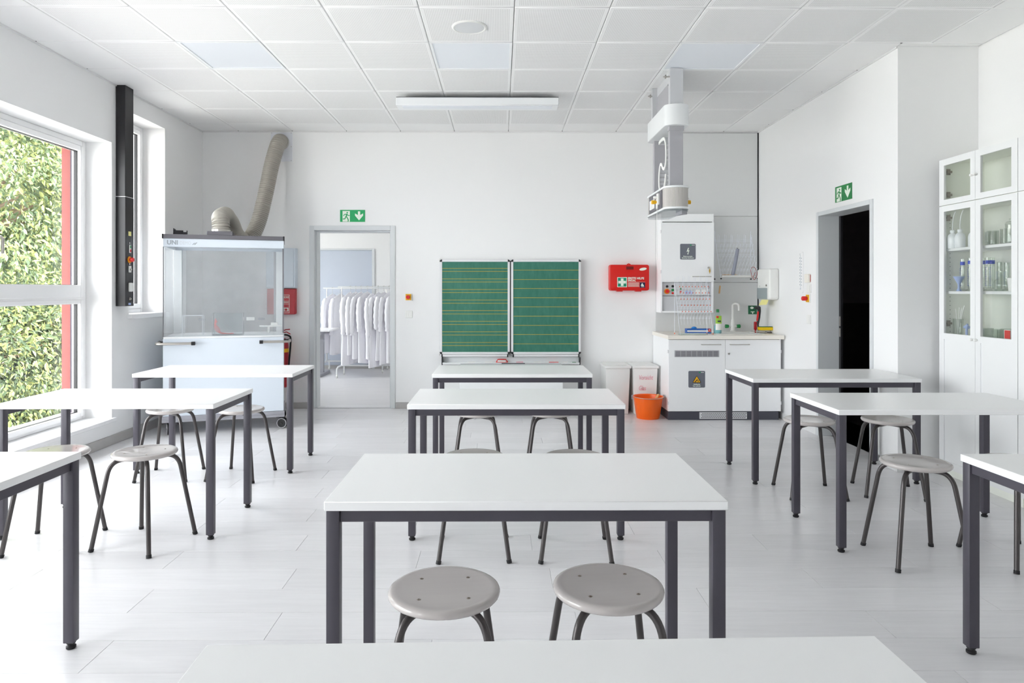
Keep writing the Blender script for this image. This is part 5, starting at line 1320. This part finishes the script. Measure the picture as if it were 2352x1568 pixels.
t = thing('cloakroom_table', 'white table end with grey foot seen through the cloakroom doorway', 'table', (-3.62, 10.72, 0))
b = MB(); b.box(-.25, .95, -.06, .62, .718, .744); b.build('tabletop', 'laminate', t, bevel=.002)
b = MB(); b.box(-.2, .80, 0, .03, .66, .717); b.box(-.2, .80, .53, .56, .66, .717); b.build('apron', 'alu_grey', t, bevel=.002)
b = MB(); b.box(.72, .78, .25, .31, .04, .717); b.box(.70, .80, -.04, .60, 0, .045); b.build('leg', 'alu_grey', t, bevel=.003)
b = MB(); b.box(-.18, -.12, .25, .31, .04, .717); b.box(-.20, -.10, -.04, .60, 0, .045); b.build('leg', 'alu_grey', t, bevel=.003)

# ------------------------------------------------------------------ outside the window
w = MB(); w.box(-45, -3.9, -20, 45, -1.7, -1.5); struct(w.build('ground_outside', 'bounce_paving', smooth=False))
def foliage(name, parent, centre, rad, nclump, per, leaf, m, seed, shell=.55):
    rg = np.random.default_rng(seed)
    d = rg.normal(size=(nclump, 3)); d /= np.linalg.norm(d, axis=1)[:, None]
    rr = shell+(1-shell)*rg.random(nclump)**.6
    cl = d*rr[:, None]*np.array(rad)
    n = nclump*per
    p = np.repeat(cl, per, 0)+rg.normal(size=(n, 3))*(np.array([.42, .42, .30])*np.repeat(.6+.8*rg.random(nclump), per)[:, None])
    ax = np.repeat(d, per, 0)*.6+rg.normal(size=(n, 3))*.75+np.array([.2, -.25, -.75]); ax /= np.linalg.norm(ax, axis=1)[:, None]
    up = rg.normal(size=(n, 3))*.8+np.array([.3, -.2, 1.]); sd = np.cross(ax, up); sd /= np.linalg.norm(sd, axis=1)[:, None]; nm = np.cross(sd, ax)
    L = leaf*(.6+.8*rg.random(n))[:, None]; Wd = L*.21
    v = np.stack([p, p+ax*L*.28+sd*Wd*.85+nm*L*.05, p+ax*L*.62+sd*Wd*.8+nm*L*.03, p+ax*L-nm*L*.14, p+ax*L*.62-sd*Wd*.8+nm*L*.03, p+ax*L*.28-sd*Wd*.85+nm*L*.05], 1).reshape(-1, 3)
    i0 = np.arange(n)*6
    f = np.concatenate([np.stack([i0, i0+1, i0+2, i0+3], 1), np.stack([i0, i0+3, i0+4, i0+5], 1)])
    me = bpy.data.meshes.new(name); me.from_pydata(v.tolist(), [], f.tolist()); me.materials.append(MATS[m])
    o = bpy.data.objects.new(name, me); C.objects.link(o); o.parent = parent; o.location = centre; o['kind'] = 'stuff'
def tree(name, label, cat, loc, ch, rad, nclump, per, leaf, m, seed, trunk=.16):
    t = thing(name, label, cat, loc)
    b = MB(); b.tube([(0, 0, 0), (.05, .05, ch*.5), (0, .1, ch*.95), (.1, 0, ch+rad[2]*.5)], trunk, 10, True, [trunk*1.2, trunk, trunk*.8, trunk*.3]); b.build('trunk', 'bark', t)
    b = MB(); rnd = random.Random(seed)
    for i in range(16):
        a = i*2.4; e = rnd.uniform(-.3, .8); q = Vector((math.cos(a)*rad[0]*.8, math.sin(a)*rad[1]*.8, ch+e*rad[2]*.7)); s0_ = Vector((0, .08, ch*.7+i*.08))
        b.tube([s0_, (s0_+q)/2+Vector((0, 0, .25)), q], .04, 6, True, [trunk*.35, trunk*.2, .012])
    b.build('branch', 'bark', t, kind='stuff')
    foliage('foliage', t, (0, 0, ch), rad, nclump, per, leaf, m, seed)
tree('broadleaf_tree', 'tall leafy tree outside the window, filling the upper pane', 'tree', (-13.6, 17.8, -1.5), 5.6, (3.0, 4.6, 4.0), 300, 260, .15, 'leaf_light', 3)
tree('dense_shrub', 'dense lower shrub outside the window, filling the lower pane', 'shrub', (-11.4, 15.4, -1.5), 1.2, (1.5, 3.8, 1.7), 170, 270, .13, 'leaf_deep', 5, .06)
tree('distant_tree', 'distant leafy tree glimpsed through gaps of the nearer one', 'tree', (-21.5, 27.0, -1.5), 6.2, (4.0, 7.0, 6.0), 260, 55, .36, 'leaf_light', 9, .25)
